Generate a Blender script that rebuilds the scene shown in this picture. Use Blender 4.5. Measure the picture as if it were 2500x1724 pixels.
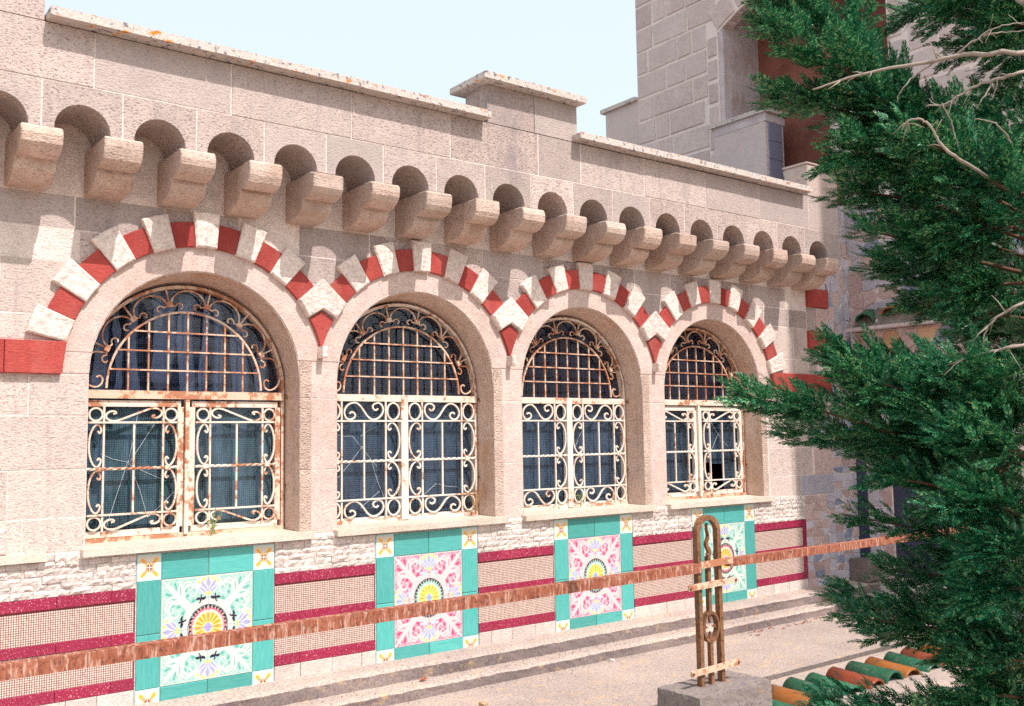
import bpy, math, random
import numpy as np
from mathutils import Vector, Matrix
random.seed(7); rng = np.random.default_rng(11)
R = math.radians
for o in list(bpy.data.objects): bpy.data.objects.remove(o)
sc = bpy.context.scene
col = sc.collection

# ------------------------------------------------------------------ camera
YAW, PITCH, ROLL = 0.65749, 0.08823, -0.01614
cam_d = bpy.data.cameras.new('camera'); cam = bpy.data.objects.new('camera', cam_d); col.objects.link(cam)
cam_d.sensor_width = 36.0; cam_d.lens = 2374.163 / 2500 * 36.0; cam_d.clip_start = 0.05; cam_d.clip_end = 2000
r = Vector((math.cos(YAW), -math.sin(YAW), 0)); fw = Vector((math.sin(YAW), math.cos(YAW), 0)); up = Vector((0, 0, 1))
fw2 = fw * math.cos(PITCH) + up * math.sin(PITCH); up2 = up * math.cos(PITCH) - fw * math.sin(PITCH)
r3 = r * math.cos(ROLL) + up2 * math.sin(ROLL); up3 = up2 * math.cos(ROLL) - r * math.sin(ROLL)
m = Matrix.Identity(4)
for i in range(3): m[i][0] = r3[i]; m[i][1] = up3[i]; m[i][2] = -fw2[i]
m[0][3], m[1][3], m[2][3] = -1.33164, -5.40722, 0.56505
cam.matrix_world = m
sc.camera = cam
sc.render.resolution_x, sc.render.resolution_y = 1024, 706

# ------------------------------------------------------------------ light
SUN = Vector((0.15, -1.0, 1.42)).normalized()          # towards the sun
w = bpy.data.worlds.new('World'); sc.world = w; w.use_nodes = True
nt = w.node_tree; nt.nodes.clear()
sky = nt.nodes.new('ShaderNodeTexSky'); sky.sky_type = 'NISHITA'; sky.sun_disc = False
sky.sun_elevation = math.asin(SUN.z); sky.sun_rotation = math.atan2(SUN.x, SUN.y)
sky.altitude = 50; sky.air_density = 1.0; sky.dust_density = 4.0; sky.ozone_density = 1.0
bg = nt.nodes.new('ShaderNodeBackground'); bg.inputs['Strength'].default_value = 0.15
ow = nt.nodes.new('ShaderNodeOutputWorld')
veil = nt.nodes.new('ShaderNodeMix'); veil.data_type = 'RGBA'; veil.inputs['Factor'].default_value = 0.64     # thin bright haze over the whole sky
veil.inputs['B'].default_value = (5.3, 5.95, 6.1, 1)
nt.links.new(sky.outputs[0], veil.inputs['A']); nt.links.new(veil.outputs['Result'], bg.inputs[0]); nt.links.new(bg.outputs[0], ow.inputs[0])
sd = bpy.data.lights.new('sun', 'SUN'); sd.energy = 3.6; sd.angle = R(0.53); sd.color = (1.0, 0.92, 0.87)
so = bpy.data.objects.new('sun', sd); col.objects.link(so)
so.rotation_euler = (-SUN).to_track_quat('-Z', 'Y').to_euler(); so.location = SUN * 30
sc.view_settings.view_transform = 'Standard'; sc.view_settings.look = 'None'
sc.view_settings.gamma = 1.0; sc.view_settings.use_curve_mapping = False
sc.cycles.use_denoising = False; sc.cycles.max_bounces = 7; sc.cycles.diffuse_bounces = 5; sc.cycles.transparent_max_bounces = 6
sc.view_settings.exposure = 0.5

# ------------------------------------------------------------------ materials
def S(r_, g_, b_):                                       # sRGB 0-255 -> linear
    f = lambda c: (c / 12.92) if c <= 0.04045 else ((c + 0.055) / 1.055) ** 2.4
    return (f(r_ / 255), f(g_ / 255), f(b_ / 255), 1.0)
MATS = {}
class NT:
    def __init__(s, name):
        s.m = bpy.data.materials.new(name); s.m.use_nodes = True; s.t = s.m.node_tree; s.t.nodes.clear()
        s.out = s.n('OutputMaterial'); MATS[name] = s.m
    def n(s, typ, **kw):
        nd = s.t.nodes.new('ShaderNode' + typ)
        for k, v in kw.items(): setattr(nd, k, v)
        return nd
    def l(s, a, b): s.t.links.new(a, b)
    def pos(s, rand=True, scale=(1, 1, 1)):
        g = s.n('NewGeometry'); o = g.outputs['Position']
        if rand:
            oi = s.n('ObjectInfo'); mu = s.n('VectorMath', operation='MULTIPLY'); mu.inputs[1].default_value = (37.0, 23.0, 31.0)
            s.l(oi.outputs['Random'], mu.inputs[0]); ad = s.n('VectorMath', operation='ADD'); s.l(o, ad.inputs[0]); s.l(mu.outputs[0], ad.inputs[1]); o = ad.outputs[0]
        if scale != (1, 1, 1):
            m2 = s.n('VectorMath', operation='MULTIPLY'); m2.inputs[1].default_value = scale; s.l(o, m2.inputs[0]); o = m2.outputs[0]
        return o
    def noise(s, vec, scale, detail=3.0, rough=0.55):
        nd = s.n('TexNoise'); nd.inputs['Scale'].default_value = scale; nd.inputs['Detail'].default_value = detail; nd.inputs['Roughness'].default_value = rough
        s.l(vec, nd.inputs['Vector']); return nd.outputs['Fac']
    def ramp(s, fac, stops, interp='LINEAR'):
        nd = s.n('ValToRGB'); cr = nd.color_ramp; cr.interpolation = interp
        while len(cr.elements) < len(stops): cr.elements.new(0.5)
        for e, (p, c) in zip(cr.elements, stops): e.position = p; e.color = c if len(c) == 4 else (*c, 1)
        s.l(fac, nd.inputs['Fac']); return nd.outputs['Color']
    def mix(s, fac, a, b, mode='MIX'):
        nd = s.n('Mix', data_type='RGBA', blend_type=mode)
        for sock, v in ((nd.inputs['Factor'], fac), (nd.inputs['A'], a), (nd.inputs['B'], b)):
            if hasattr(v, 'links'): s.l(v, sock)
            else: sock.default_value = v
        return nd.outputs['Result']
    def rnd_value(s, c, lo, hi):
        oi = s.n('ObjectInfo'); mr = s.n('MapRange'); mr.inputs['To Min'].default_value = lo; mr.inputs['To Max'].default_value = hi
        s.l(oi.outputs['Random'], mr.inputs['Value']); hs = s.n('HueSaturation'); s.l(mr.outputs[0], hs.inputs['Value']); s.l(c, hs.inputs['Color']); return hs.outputs[0]
    def surf(s, c, rough=0.8, bump=None, bstr=0.3, bdist=0.01, spec=0.3, metal=0.0):
        p = s.n('BsdfPrincipled'); p.inputs['Specular IOR Level'].default_value = spec; p.inputs['Metallic'].default_value = metal
        if hasattr(c, 'links'): s.l(c, p.inputs['Base Color'])
        else: p.inputs['Base Color'].default_value = c
        if hasattr(rough, 'links'): s.l(rough, p.inputs['Roughness'])
        else: p.inputs['Roughness'].default_value = rough
        if bump is not None:
            b = s.n('Bump'); b.inputs['Strength'].default_value = bstr; b.inputs['Distance'].default_value = bdist; s.l(bump, b.inputs['Height']); s.l(b.outputs[0], p.inputs['Normal'])
        s.l(p.outputs[0], s.out.inputs[0]); return p

W1_, K1 = (1, 1, 1, 1), (0, 0, 0, 1)
def stone(name, c1, c2, pit=0.5, bump=0.5, rlo=0.9, rhi=1.1, stain=None, fine=1.0, rough=0.9, big=2.2, vary=0.0, alt=None):
    s = NT(name); v = s.pos()
    big_ = s.noise(v, big, 4, 0.6); base = s.mix(s.ramp(big_, [(0.32, K1), (0.68, W1_)]), c1, c2)
    gr = s.noise(v, 140 * fine, 2, 0.7); base = s.mix(0.55, base, s.ramp(gr, [(0.3, (0.55, 0.53, 0.54)), (0.5, (0.98, 0.97, 0.96)), (0.72, (1.35, 1.35, 1.35))]), 'MULTIPLY')
    md = s.noise(v, 17, 5, 0.65); base = s.mix(0.35, base, s.ramp(md, [(0.3, (0.62, 0.6, 0.62)), (0.7, (1.25, 1.25, 1.24))]), 'MULTIPLY')
    pv = s.n('VectorMath', operation='MULTIPLY'); pv.inputs[1].default_value = (1, 1, 1.9); s.l(v, pv.inputs[0]); pits = s.noise(pv.outputs[0], 58 * fine, 2, 0.6); pm = s.ramp(pits, [(0.37, W1_), (0.43, K1)])
    if pit > 0:
        pf = s.n('Math', operation='MULTIPLY'); pf.inputs[1].default_value = pit; s.l(pm, pf.inputs[0]); base = s.mix(pf.outputs[0], base, (c1[0] * .33, c1[1] * .28, c1[2] * .28, 1))
    if stain:
        st = s.noise(s.pos(False, (1.3, 1.3, 0.7)), 2.6, 5, 0.62); base = s.mix(s.ramp(st, [(0.54, K1), (0.74, W1_)]), base, stain); sk = s.noise(s.pos(False, (7, 7, .55)), 2.4, 4, 0.6); base = s.mix(s.ramp(sk, [(0.56, K1), (0.74, (.4, .4, .4, 1))]), base, (stain[0] * .62, stain[1] * .6, stain[2] * .62, 1))
    oi = s.n('ObjectInfo'); wn = s.n('TexWhiteNoise', noise_dimensions='1D'); s.l(oi.outputs['Random'], wn.inputs['W']); fr_ = s.n('Math', operation='MULTIPLY'); fr_.inputs[1].default_value = vary; s.l(wn.outputs['Value'], fr_.inputs[0])
    base = s.mix(fr_.outputs[0], base, alt or c2)
    base = s.rnd_value(base, rlo, rhi)
    h = s.n('Math', operation='MULTIPLY_ADD'); s.l(pits, h.inputs[0]); h.inputs[1].default_value = 1.2; s.l(md, h.inputs[2])
    s.surf(base, rough, h.outputs[0], bump, 0.012, 0.2)
    return s.m

stone('buff_stone', S(202, 184, 177), S(186, 168, 162), 0.85, 0.5, 0.84, 1.08, stain=S(138, 126, 128), vary=0.7, alt=S(176, 164, 160))
stone('cream_stone', S(220, 203, 194), S(206, 187, 179), 0.6, 0.5, 0.86, 1.06, stain=S(170, 152, 146), vary=0.65, alt=S(198, 184, 176))
stone('smooth_stone', S(214, 193, 184), S(200, 177, 168), 0.25, 0.35, 0.95, 1.05)
stone('reveal_stone', S(220, 198, 184), S(206, 178, 164), 0.4, 0.8, 0.97, 1.03, stain=S(194, 150, 112))
stone('corbel_stone', S(214, 192, 178), S(200, 172, 156), 0.55, 0.55, 0.9, 1.05, stain=S(170, 138, 116), vary=0.4, alt=S(184, 168, 160))
stone('dressed_stone', S(208, 188, 174), S(192, 168, 154), 0.5, 1.0, 0.95, 1.03)
stone('mortar', S(232, 217, 209), S(220, 203, 195), 0.2, 0.5, 1, 1)
stone('grey_block', S(212, 193, 188), S(194, 175, 171), 0.4, 0.5, 0.88, 1.06, vary=0.5, alt=S(202, 188, 186))
stone('white_mortar', S(236, 222, 216), S(224, 209, 203), 0.15, 0.6, 1, 1)
stone('marble', S(234, 219, 210), S(210, 192, 184), 0.0, 0.7, 0.94, 1.04, fine=0.35)
stone('sill_marble', S(214, 204, 190), S(198, 186, 172), 0.0, 0.25, 0.98, 1.02, rough=0.6)
stone('ledge_stone', S(228, 216, 207), S(206, 193, 188), 0.0, 0.6, 0.82, 1.05, fine=0.5)
stone('red_render', S(184, 84, 76), S(162, 66, 62), 0.12, 0.4, 0.84, 1.1, stain=S(188, 112, 102), vary=0.4, alt=S(146, 62, 60))
stone('stucco_brown', S(150, 96, 82), S(116, 70, 62), 0.1, 0.4, 1, 1)
stone('stucco_white', S(206, 196, 200), S(186, 170, 170), 0.05, 0.3, 1, 1, stain=S(166, 128, 104))
stone('pale_facing', S(204, 196, 204), S(184, 180, 192), 0.1, 0.5, 0.80, 1.08)
stone('pink_facing', S(208, 182, 176), S(186, 160, 158), 0.1, 0.5, 0.85, 1.06)
stone('blue_facing', S(150, 156, 180), S(134, 140, 164), 0.1, 0.5, 0.85, 1.1)
stone('ochre_facing', S(196, 156, 118), S(206, 176, 150), 0.1, 0.5, 0.85, 1.06)
stone('base_plate', S(214, 202, 194), S(196, 182, 176), 0.05, 0.4, 0.92, 1.04)
stone('slate', S(150, 148, 168), S(168, 166, 182), 0.05, 0.4, 0.9, 1.05)
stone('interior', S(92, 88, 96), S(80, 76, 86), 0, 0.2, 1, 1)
stone('rubble', S(150, 136, 128), S(120, 108, 104), 0.5, 1.0, 0.8, 1.1)

def lichen(name, c1, c2, orange=0.60, dark=0.55):
    s = NT(name); v = s.pos(False)
    b = s.mix(s.noise(v, 9, 5, 0.6), c1, c2)
    g = s.noise(v, 120, 2, 0.7); b = s.mix(0.5, b, s.ramp(g, [(0.3, (0.5, 0.5, 0.5)), (0.7, (1.3, 1.3, 1.3))]), 'MULTIPLY')
    d = s.noise(v, 34, 4, 0.65); b = s.mix(s.ramp(d, [(dark, K1), (dark + 0.08, W1_)]), b, S(112, 104, 116))
    o = s.noise(s.pos(False, (1, 1, 1.6)), 14, 4, 0.6); b = s.mix(s.ramp(o, [(orange, K1), (orange + 0.05, W1_)]), b, S(206, 128, 48))
    s.surf(b, 0.92, d, 0.6, 0.01, 0.15); return s.m
lichen('coping_stone', S(214, 202, 192), S(186, 176, 172), 0.62, 0.56)
lichen('pillar_stone', S(204, 186, 174), S(170, 152, 148), 0.70, 0.62)
lichen('old_concrete', S(154, 144, 138), S(118, 108, 106), 0.70, 0.56)

def paving(name, c1, c2):
    s = NT(name); v = s.pos(False)
    b = s.mix(s.ramp(s.noise(v, 1.8, 4, 0.6), [(0.35, K1), (0.65, W1_)]), c1, c2)
    g = s.noise(s.pos(False, (1, 1, 1)), 62, 3, 0.75); b = s.mix(0.8, b, s.ramp(g, [(0.32, (0.55, 0.5, 0.52)), (0.5, (1, 1, 1)), (0.66, (1.35, 1.32, 1.28))]), 'MULTIPLY')
    y = s.noise(v, 11, 5, 0.7); b = s.mix(s.ramp(y, [(0.56, K1), (0.72, (0.55, 0.55, 0.55, 1))]), b, S(214, 176, 120))
    d = s.noise(v, 26, 4, 0.6); b = s.mix(s.ramp(d, [(0.62, K1), (0.7, (0.6, 0.6, 0.6, 1))]), b, S(140, 122, 122))
    s.surf(b, 0.95, g, 0.5, 0.006, 0.12); return s.m
paving('terrace_paving', S(178, 164, 155), S(160, 147, 141))
paving('step_concrete', S(184, 170, 160), S(164, 150, 144))
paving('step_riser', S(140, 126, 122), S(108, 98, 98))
paving('garden_earth', S(168, 154, 140), S(150, 136, 122))

def glaze(name, c1, c2, rough=0.18, var=0.25, stretch=(3, 3, 30)):
    s = NT(name); v = s.pos(True, stretch)
    b = s.mix(s.noise(v, 4, 4, 0.6), c1, c2); b = s.rnd_value(b, 1 - var * .4, 1 + var * .3)
    s.surf(b, rough, s.noise(s.pos(), 25, 2), 0.08, 0.004, 0.5); return s.m
glaze('teal_tile', S(108, 188, 180), S(38, 146, 142), var=.5)
glaze('teal_tile_side', S(108, 188, 180), S(38, 146, 142), var=.5, stretch=(30, 3, 3))
def old_tile(name, a, b):
    s = NT(name); v = s.pos(); c = s.mix(s.noise(v, 18, 4, .65), a, b)
    c = s.mix(s.ramp(s.noise(v, 42, 4, .7), [(.55, K1), (.66, (.8, .8, .8, 1))]), c, S(128, 112, 96)); c = s.mix(s.ramp(s.noise(v, 11, 3, .6), [(.58, K1), (.72, (.7, .7, .7, 1))]), c, S(74, 66, 58)); c = s.rnd_value(c, .8, 1.15)
    s.surf(c, s.ramp(s.noise(v, 30, 3), [(.4, (.3, .3, .3)), (.65, (.8, .8, .8))]), s.noise(v, 60, 3), .3, .004, .4)
old_tile('green_roof_tile', S(40, 112, 82), S(20, 80, 56)); old_tile('ochre_roof_tile', S(180, 112, 46), S(146, 80, 34)); old_tile('red_roof_tile', S(162, 76, 44), S(126, 54, 34))
glaze('ochre_tile', S(196, 138, 50), S(176, 112, 40), 0.25)
glaze('deep_teal_tile', S(24, 120, 112), S(14, 92, 90), 0.25)
glaze('blue_tile', S(136, 136, 154), S(112, 114, 138), 0.3)
glaze('dark_blue_paint_and_shade', S(52, 56, 84), S(40, 42, 66), 0.5)

def granite():
    s = NT('crimson_granite'); v = s.pos()
    b = s.mix(s.noise(v, 60, 3, 0.7), S(126, 22, 52), S(160, 38, 74))
    f = s.noise(v, 150, 2, 0.6); b = s.mix(s.ramp(f, [(0.60, K1), (0.70, (0.8, 0.8, 0.8, 1))]), b, S(232, 170, 184)); b = s.rnd_value(b, 0.9, 1.1)
    s.surf(b, 0.35, None, spec=0.5)
granite()
def mosaic():
    s = NT('mosaic_tessera'); g = s.n('NewGeometry')
    b = s.ramp(g.outputs['Random Per Island'], [(0, S(214, 194, 182)), (0.6, S(224, 206, 194)), (1, S(204, 180, 168))]); s.surf(b, 0.45, None, spec=0.4)
    s = NT('mosaic_grout'); s.surf(S(136, 70, 74), 0.9)
mosaic()
def painted():
    s = NT('painted_tile'); a = s.n('Attribute'); a.attribute_name = 'paint'; s.surf(a.outputs['Color'], 0.2, None, spec=0.5)
painted()
def rusty(name, paint, amount, scale=26, stretch=(1, 1, 1)):
    s = NT(name); v = s.pos(True, stretch)
    a = s.noise(v, scale, 5, 0.7); big_ = s.noise(v, 4, 3, 0.6)
    ad = s.n('Math', operation='MULTIPLY_ADD'); s.l(big_, ad.inputs[0]); ad.inputs[1].default_value = 0.9; s.l(a, ad.inputs[2])
    ad2 = s.n('Math', operation='ADD'); s.l(ad.outputs[0], ad2.inputs[0]); ad2.inputs[1].default_value = amount - 0.95
    rust = s.mix(s.noise(v, 70, 3, 0.7), S(118, 58, 40), S(176, 98, 64)); rust = s.mix(s.ramp(s.noise(v, 40, 3), [(0.6, K1), (0.7, W1_)]), rust, S(72, 42, 36))
    b = s.mix(s.ramp(ad2.outputs[0], [(0.50, K1), (0.60, W1_)]), paint, rust)
    b2 = s.mix(s.ramp(ad2.outputs[0], [(0.34, K1), (0.52, (0.55, 0.55, 0.55, 1))]), b, s.mix(0.5, S(226, 178, 140), b))
    s.surf(b2, 0.65, a, 0.3, 0.003, 0.3); return s.m
rusty('white_iron', S(226, 216, 204), 0.40)
rusty('worn_iron', S(224, 210, 196), 0.47)
rusty('rusted_iron', S(210, 186, 166), 0.54)
def streaked(name, a, b, c, pale, lo, stretch):
    s = NT(name); v = s.pos(True, stretch)
    base = s.mix(s.ramp(s.noise(v, 6, 4, .7), [(.35, K1), (.65, W1_)]), a, b)
    base = s.mix(s.ramp(s.noise(s.pos(True), 55, 4, .75), [(.5, K1), (.68, W1_)]), base, c)
    base = s.mix(s.ramp(s.noise(v, 9, 3, .65), [(lo, K1), (lo + .12, (.85, .85, .85, 1))]), base, pale)
    s.surf(base, .75, s.noise(s.pos(True), 90, 4, .7), .5, .004, .25)
streaked('rail_iron', S(168, 104, 80), S(134, 76, 58), S(92, 52, 42), S(198, 164, 148), .53, (10, 3, 1.6))
streaked('brown_iron', S(150, 106, 76), S(116, 82, 58), S(66, 44, 36), S(94, 98, 78), .60, (3, 3, .8))

def glass(name, tint, dust, dust_reflection_f, grid):
    s = NT(name)
    tr = s.n('BsdfTransparent'); tr.inputs[0].default_value = tint
    gl = s.n('BsdfGlossy'); gl.inputs['Roughness'].default_value = 0.03
    b = s.n('Bump'); b.inputs['Strength'].default_value = 0.15; b.inputs['Distance'].default_value = 0.004; s.l(s.noise(s.pos(False), 9, 2), b.inputs['Height']); s.l(b.outputs[0], gl.inputs['Normal'])
    fr = s.n('Fresnel'); fr.inputs['IOR'].default_value = 1.6
    mx = s.n('MixShader'); s.l(fr.outputs[0], mx.inputs[0]); s.l(tr.outputs[0], mx.inputs[1]); s.l(gl.outputs[0], mx.inputs[2])
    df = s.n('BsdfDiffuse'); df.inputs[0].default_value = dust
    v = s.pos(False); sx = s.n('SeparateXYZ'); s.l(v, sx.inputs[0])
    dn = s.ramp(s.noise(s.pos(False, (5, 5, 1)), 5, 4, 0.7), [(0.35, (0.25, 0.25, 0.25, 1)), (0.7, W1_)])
    mf = s.n('Math', operation='MULTIPLY'); s.l(dn, mf.inputs[0]); mf.inputs[1].default_value = dust_reflection_f; fac = mf.outputs[0]
    if grid:                                             # the fine wire screen behind the pane
        acc = None
        for ax in grid:
            q = s.n('Math', operation='MULTIPLY'); q.inputs[1].default_value = 1 / 0.0125; s.l(sx.outputs[ax], q.inputs[0])
            f = s.n('Math', operation='FRACT'); s.l(q.outputs[0], f.inputs[0]); c = s.n('Math', operation='LESS_THAN'); c.inputs[1].default_value = 0.24; s.l(f.outputs[0], c.inputs[0])
            if acc is None: acc = c.outputs[0]
            else:
                mxm = s.n('Math', operation='MAXIMUM'); s.l(acc, mxm.inputs[0]); s.l(c.outputs[0], mxm.inputs[1]); acc = mxm.outputs[0]
        g2 = s.n('Math', operation='MULTIPLY_ADD'); s.l(acc, g2.inputs[0]); g2.inputs[1].default_value = 0.16; s.l(fac, g2.inputs[2]); fac = g2.outputs[0]
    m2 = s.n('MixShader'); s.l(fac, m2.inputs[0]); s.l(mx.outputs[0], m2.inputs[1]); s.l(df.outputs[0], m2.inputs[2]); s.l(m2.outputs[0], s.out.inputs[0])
glass('fan_glass', (0.8, 0.84, 0.92, 1), S(96, 110, 150), 0.05, ('X', 'Z'))
glass('sash_glass', (0.6, 0.68, 0.78, 1), S(120, 158, 178), 0.26, ('X', 'Z'))  # blue-green dust tone also carries painted sky and garden reflections
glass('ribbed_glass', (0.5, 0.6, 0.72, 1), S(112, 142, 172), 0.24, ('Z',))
def simple(name, c, rough=0.8, spec=0.2):
    s = NT(name); s.surf(c, rough, None, spec=spec); return s.m
simple('crack_white', S(220, 226, 230), 0.4)
def cloth():
    s = NT('curtain_cloth'); v = s.pos(False, (1, 1, 0.3)); s.surf(s.mix(s.noise(v, 12, 4, 0.6), S(196, 206, 226), S(150, 162, 190)), 0.95)
cloth()
def foliage():
    s = NT('cypress_foliage'); g = s.n('NewGeometry')
    c = s.ramp(g.outputs['Random Per Island'], [(0, S(6, 46, 30)), (0.40, S(20, 90, 54)), (0.70, S(58, 138, 84)), (0.89, S(136, 196, 134)), (0.97, S(164, 200, 136)), (1, S(160, 130, 84))])
    big_ = s.noise(s.pos(False), 3.2, 3); c = s.mix(s.ramp(big_, [(0.35, K1), (0.65, W1_)]), c, s.mix(0.4, c, S(30, 126, 96)))
    p = s.surf(c, 0.42, None, spec=0.5)
    tl = s.n('BsdfTranslucent'); s.l(c, tl.inputs[0]); mx = s.n('MixShader'); mx.inputs[0].default_value = 0.2
    s.l(p.outputs[0], mx.inputs[1]); s.l(tl.outputs[0], mx.inputs[2]); s.l(mx.outputs[0], s.out.inputs[0])
foliage()
def bark(name, a, b):
    s = NT(name); v = s.pos(True); s.surf(s.mix(s.noise(v, 40, 4, 0.7), a, b), 0.9, s.noise(v, 60, 3), 0.5, 0.004)
bark('bark', S(120, 84, 66), S(84, 58, 48)); bark('dead_wood', S(190, 174, 162), S(112, 98, 92))
bark('weed_green', S(120, 140, 84), S(150, 158, 110)); bark('weed_dry', S(176, 140, 90), S(140, 104, 72)); bark('leaf_dry', S(176, 96, 60), S(140, 84, 60))

# ------------------------------------------------------------------ mesh helpers
def mk(name, verts, faces, mat, parent=None, smooth=False):
    me = bpy.data.meshes.new(name); me.from_pydata([tuple(v) for v in verts], [], faces); me.update()
    if smooth: me.polygons.foreach_set('use_smooth', [True] * len(me.polygons))
    return link(name, me, mat, parent)
def link(name, me, mat, parent=None, loc=None, rot=None, scl=None):
    if mat and not me.materials: me.materials.append(MATS[mat])
    o = bpy.data.objects.new(name, me); col.objects.link(o)
    if parent: o.parent = parent
    if loc is not None: o.location = loc
    if rot is not None: o.rotation_euler = rot
    if scl is not None: o.scale = scl
    return o
def thing(name, label, cat, group=None, loc=(0, 0, 0)):
    o = bpy.data.objects.new(name, None); col.objects.link(o); o.location = loc; o.empty_display_size = 0.1; return tag(o, label, cat, group)
def tag(o, label, cat, group=None):
    o['label'] = label; o['category'] = cat
    if group: o['group'] = group
    return o
def struct(o): o['kind'] = 'structure'; return o
IDENT = lambda s_, d, z: (s_, d, z)
TOWER_X = 7.0
TOWER = lambda s_, d, z: (TOWER_X + d, -s_, z)            # a wall facing -X: s runs towards the camera, d into the wall
def inset(poly, ch):
    n = len(poly); out = []
    for i in range(n):
        p0, p1, p2 = poly[i - 1], poly[i], poly[(i + 1) % n]
        a = (p1[0] - p0[0], p1[1] - p0[1]); b = (p2[0] - p1[0], p2[1] - p1[1])
        la = math.hypot(*a) or 1e-9; lb = math.hypot(*b) or 1e-9
        na = (-a[1] / la, a[0] / la); nb = (-b[1] / lb, b[0] / lb)
        k = (na[0] + nb[0], na[1] + nb[1]); d = 1 + na[0] * nb[0] + na[1] * nb[1]; d = max(d, 0.4)
        out.append((p1[0] + k[0] * ch / d, p1[1] + k[1] * ch / d))
    return out
def area(poly): return sum(poly[i - 1][0] * poly[i][1] - poly[i][0] * poly[i - 1][1] for i in range(len(poly))) / 2
def prism(name, poly, d0, d1, mat, parent=None, ch=0.004, xf=IDENT, bulge=None):
    if area(poly) < 0: poly = poly[::-1]
    n = len(poly); fr = inset(poly, ch)
    if bulge: fr = [(x + random.uniform(-bulge, bulge), z + random.uniform(-bulge, bulge)) for x, z in fr]
    v = [xf(x, d0, z) for x, z in fr] + [xf(x, d0 + ch, z) for x, z in poly] + [xf(x, d1, z) for x, z in poly]
    f = [list(range(n))]
    for k in range(2):
        for i in range(n):
            j = (i + 1) % n; f.append([k * n + j, k * n + i, (k + 1) * n + i, (k + 1) * n + j])
    f.append([2 * n + i for i in range(n - 1, -1, -1)])
    return mk(name, v, f, mat, parent)
def rect(x0, x1, z0, z1): return [(x0, z0), (x1, z0), (x1, z1), (x0, z1)]
def rbox(name, x0, x1, y0, y1, z0, z1, mat, parent=None, ch=0.004):
    return prism(name, rect(x0, x1, z0, z1), y0, y1, mat, parent, ch)
def box_mesh(x0, x1, y0, y1, z0, z1):
    v = [(x, y, z) for z in (z0, z1) for y in (y0, y1) for x in (x0, x1)]
    return v, [[0, 2, 3, 1], [4, 5, 7, 6], [0, 1, 5, 4], [2, 6, 7, 3], [0, 4, 6, 2], [1, 3, 7, 5]]
def box(name, x0, x1, y0, y1, z0, z1, mat, parent=None):
    v, f = box_mesh(x0, x1, y0, y1, z0, z1); return mk(name, v, f, mat, parent)
def boxes(name, lst, mat, parent=None):
    V, F = [], []
    for b in lst:
        v, f = box_mesh(*b); k = len(V); V += v; F += [[i + k for i in q] for q in f]
    return mk(name, V, F, mat, parent)
def sweep(path, w_, h_, closed=False, twist=0.0):
    """square bar swept along a path in the x-z plane (w_ across in plane, h_ deep in y)"""
    V, F = [], []; n = len(path)
    for i, p in enumerate(path):
        a = path[i - 1] if (i > 0 or closed) else p; b = path[(i + 1) % n] if (i < n - 1 or closed) else p
        tx, tz = b[0] - a[0], b[1] - a[1]; l = math.hypot(tx, tz) or 1e-9; nx, nz = -tz / l, tx / l
        ww = w_ if not callable(w_) else w_(i / (n - 1))
        c, s_ = math.cos(twist * i), math.sin(twist * i)
        for (q, y) in ((1, -1), (1, 1), (-1, 1), (-1, -1)):
            qq, yy = q * c - y * s_, q * s_ + y * c
            V.append((p[0] + nx * qq * ww / 2, yy * h_ / 2, p[1] + nz * qq * ww / 2))
    m_ = n if closed else n - 1
    for i in range(m_):
        for k in range(4):
            j = (i + 1) % n; F.append([i * 4 + k, i * 4 + (k + 1) % 4, j * 4 + (k + 1) % 4, j * 4 + k])
    if not closed: F += [[3, 2, 1, 0], [(n - 1) * 4 + k for k in range(4)]]
    return V, F
def tube3(path, r0, r1, sides=6):
    V, F = [], []; n = len(path); P_ = [Vector(p) for p in path]
    for i, p in enumerate(P_):
        t = (P_[min(i + 1, n - 1)] - P_[max(i - 1, 0)]).normalized(); a = t.cross(Vector((0.3, 0.2, 1))).normalized(); b = t.cross(a)
        rr = r0 + (r1 - r0) * i / (n - 1)
        for k in range(sides):
            th = 2 * math.pi * k / sides; V.append(tuple(p + a * math.cos(th) * rr + b * math.sin(th) * rr))
    for i in range(n - 1):
        for k in range(sides): F.append([i * sides + k, i * sides + (k + 1) % sides, (i + 1) * sides + (k + 1) % sides, (i + 1) * sides + k])
    F += [list(range(sides))[::-1], [(n - 1) * sides + k for k in range(sides)]]
    return V, F
def spline(pts, n):
    P_ = [np.array(p, float) for p in pts]; P_ = [2 * P_[0] - P_[1]] + P_ + [2 * P_[-1] - P_[-2]]; out = []
    segs = len(P_) - 3
    for i in range(n):
        t = i / (n - 1) * segs; k = min(int(t), segs - 1); t -= k; a, b, c, d = P_[k:k + 4]
        out.append(0.5 * (2 * b + (c - a) * t + (2 * a - 5 * b + 4 * c - d) * t * t + (3 * b - a - 3 * c + d) * t ** 3))
    return out

# ------------------------------------------------------------------ setting: garden, terrace, steps
GZ, TZ = -1.75, -0.97
struct(mk('garden_ground', [(-300, -300, GZ), (300, -300, GZ), (300, 300, GZ), (-300, 300, GZ)], [[0, 1, 2, 3]], 'garden_earth'))
def grid_sheet(name, x0, x1, y0, y1, z, nx, ny, amp, mat):
    V, F = [], []
    for j in range(ny + 1):
        for i in range(nx + 1): V.append((x0 + (x1 - x0) * i / nx, y0 + (y1 - y0) * j / ny, z + random.uniform(-amp, amp)))
    for j in range(ny):
        for i in range(nx): k = j * (nx + 1) + i; F.append([k, k + 1, k + nx + 2, k + nx + 1])
    return mk(name, V, F, mat, smooth=True)
struct(grid_sheet('terrace', -9.0, 6.9, -2.3, -0.2, TZ, 160, 24, 0.0018, 'terrace_paving'))
struct(rbox('terrace_edge', -9.0, 6.9, -2.3, 0.0, GZ, TZ - 0.012, 'old_concrete'))
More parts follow.
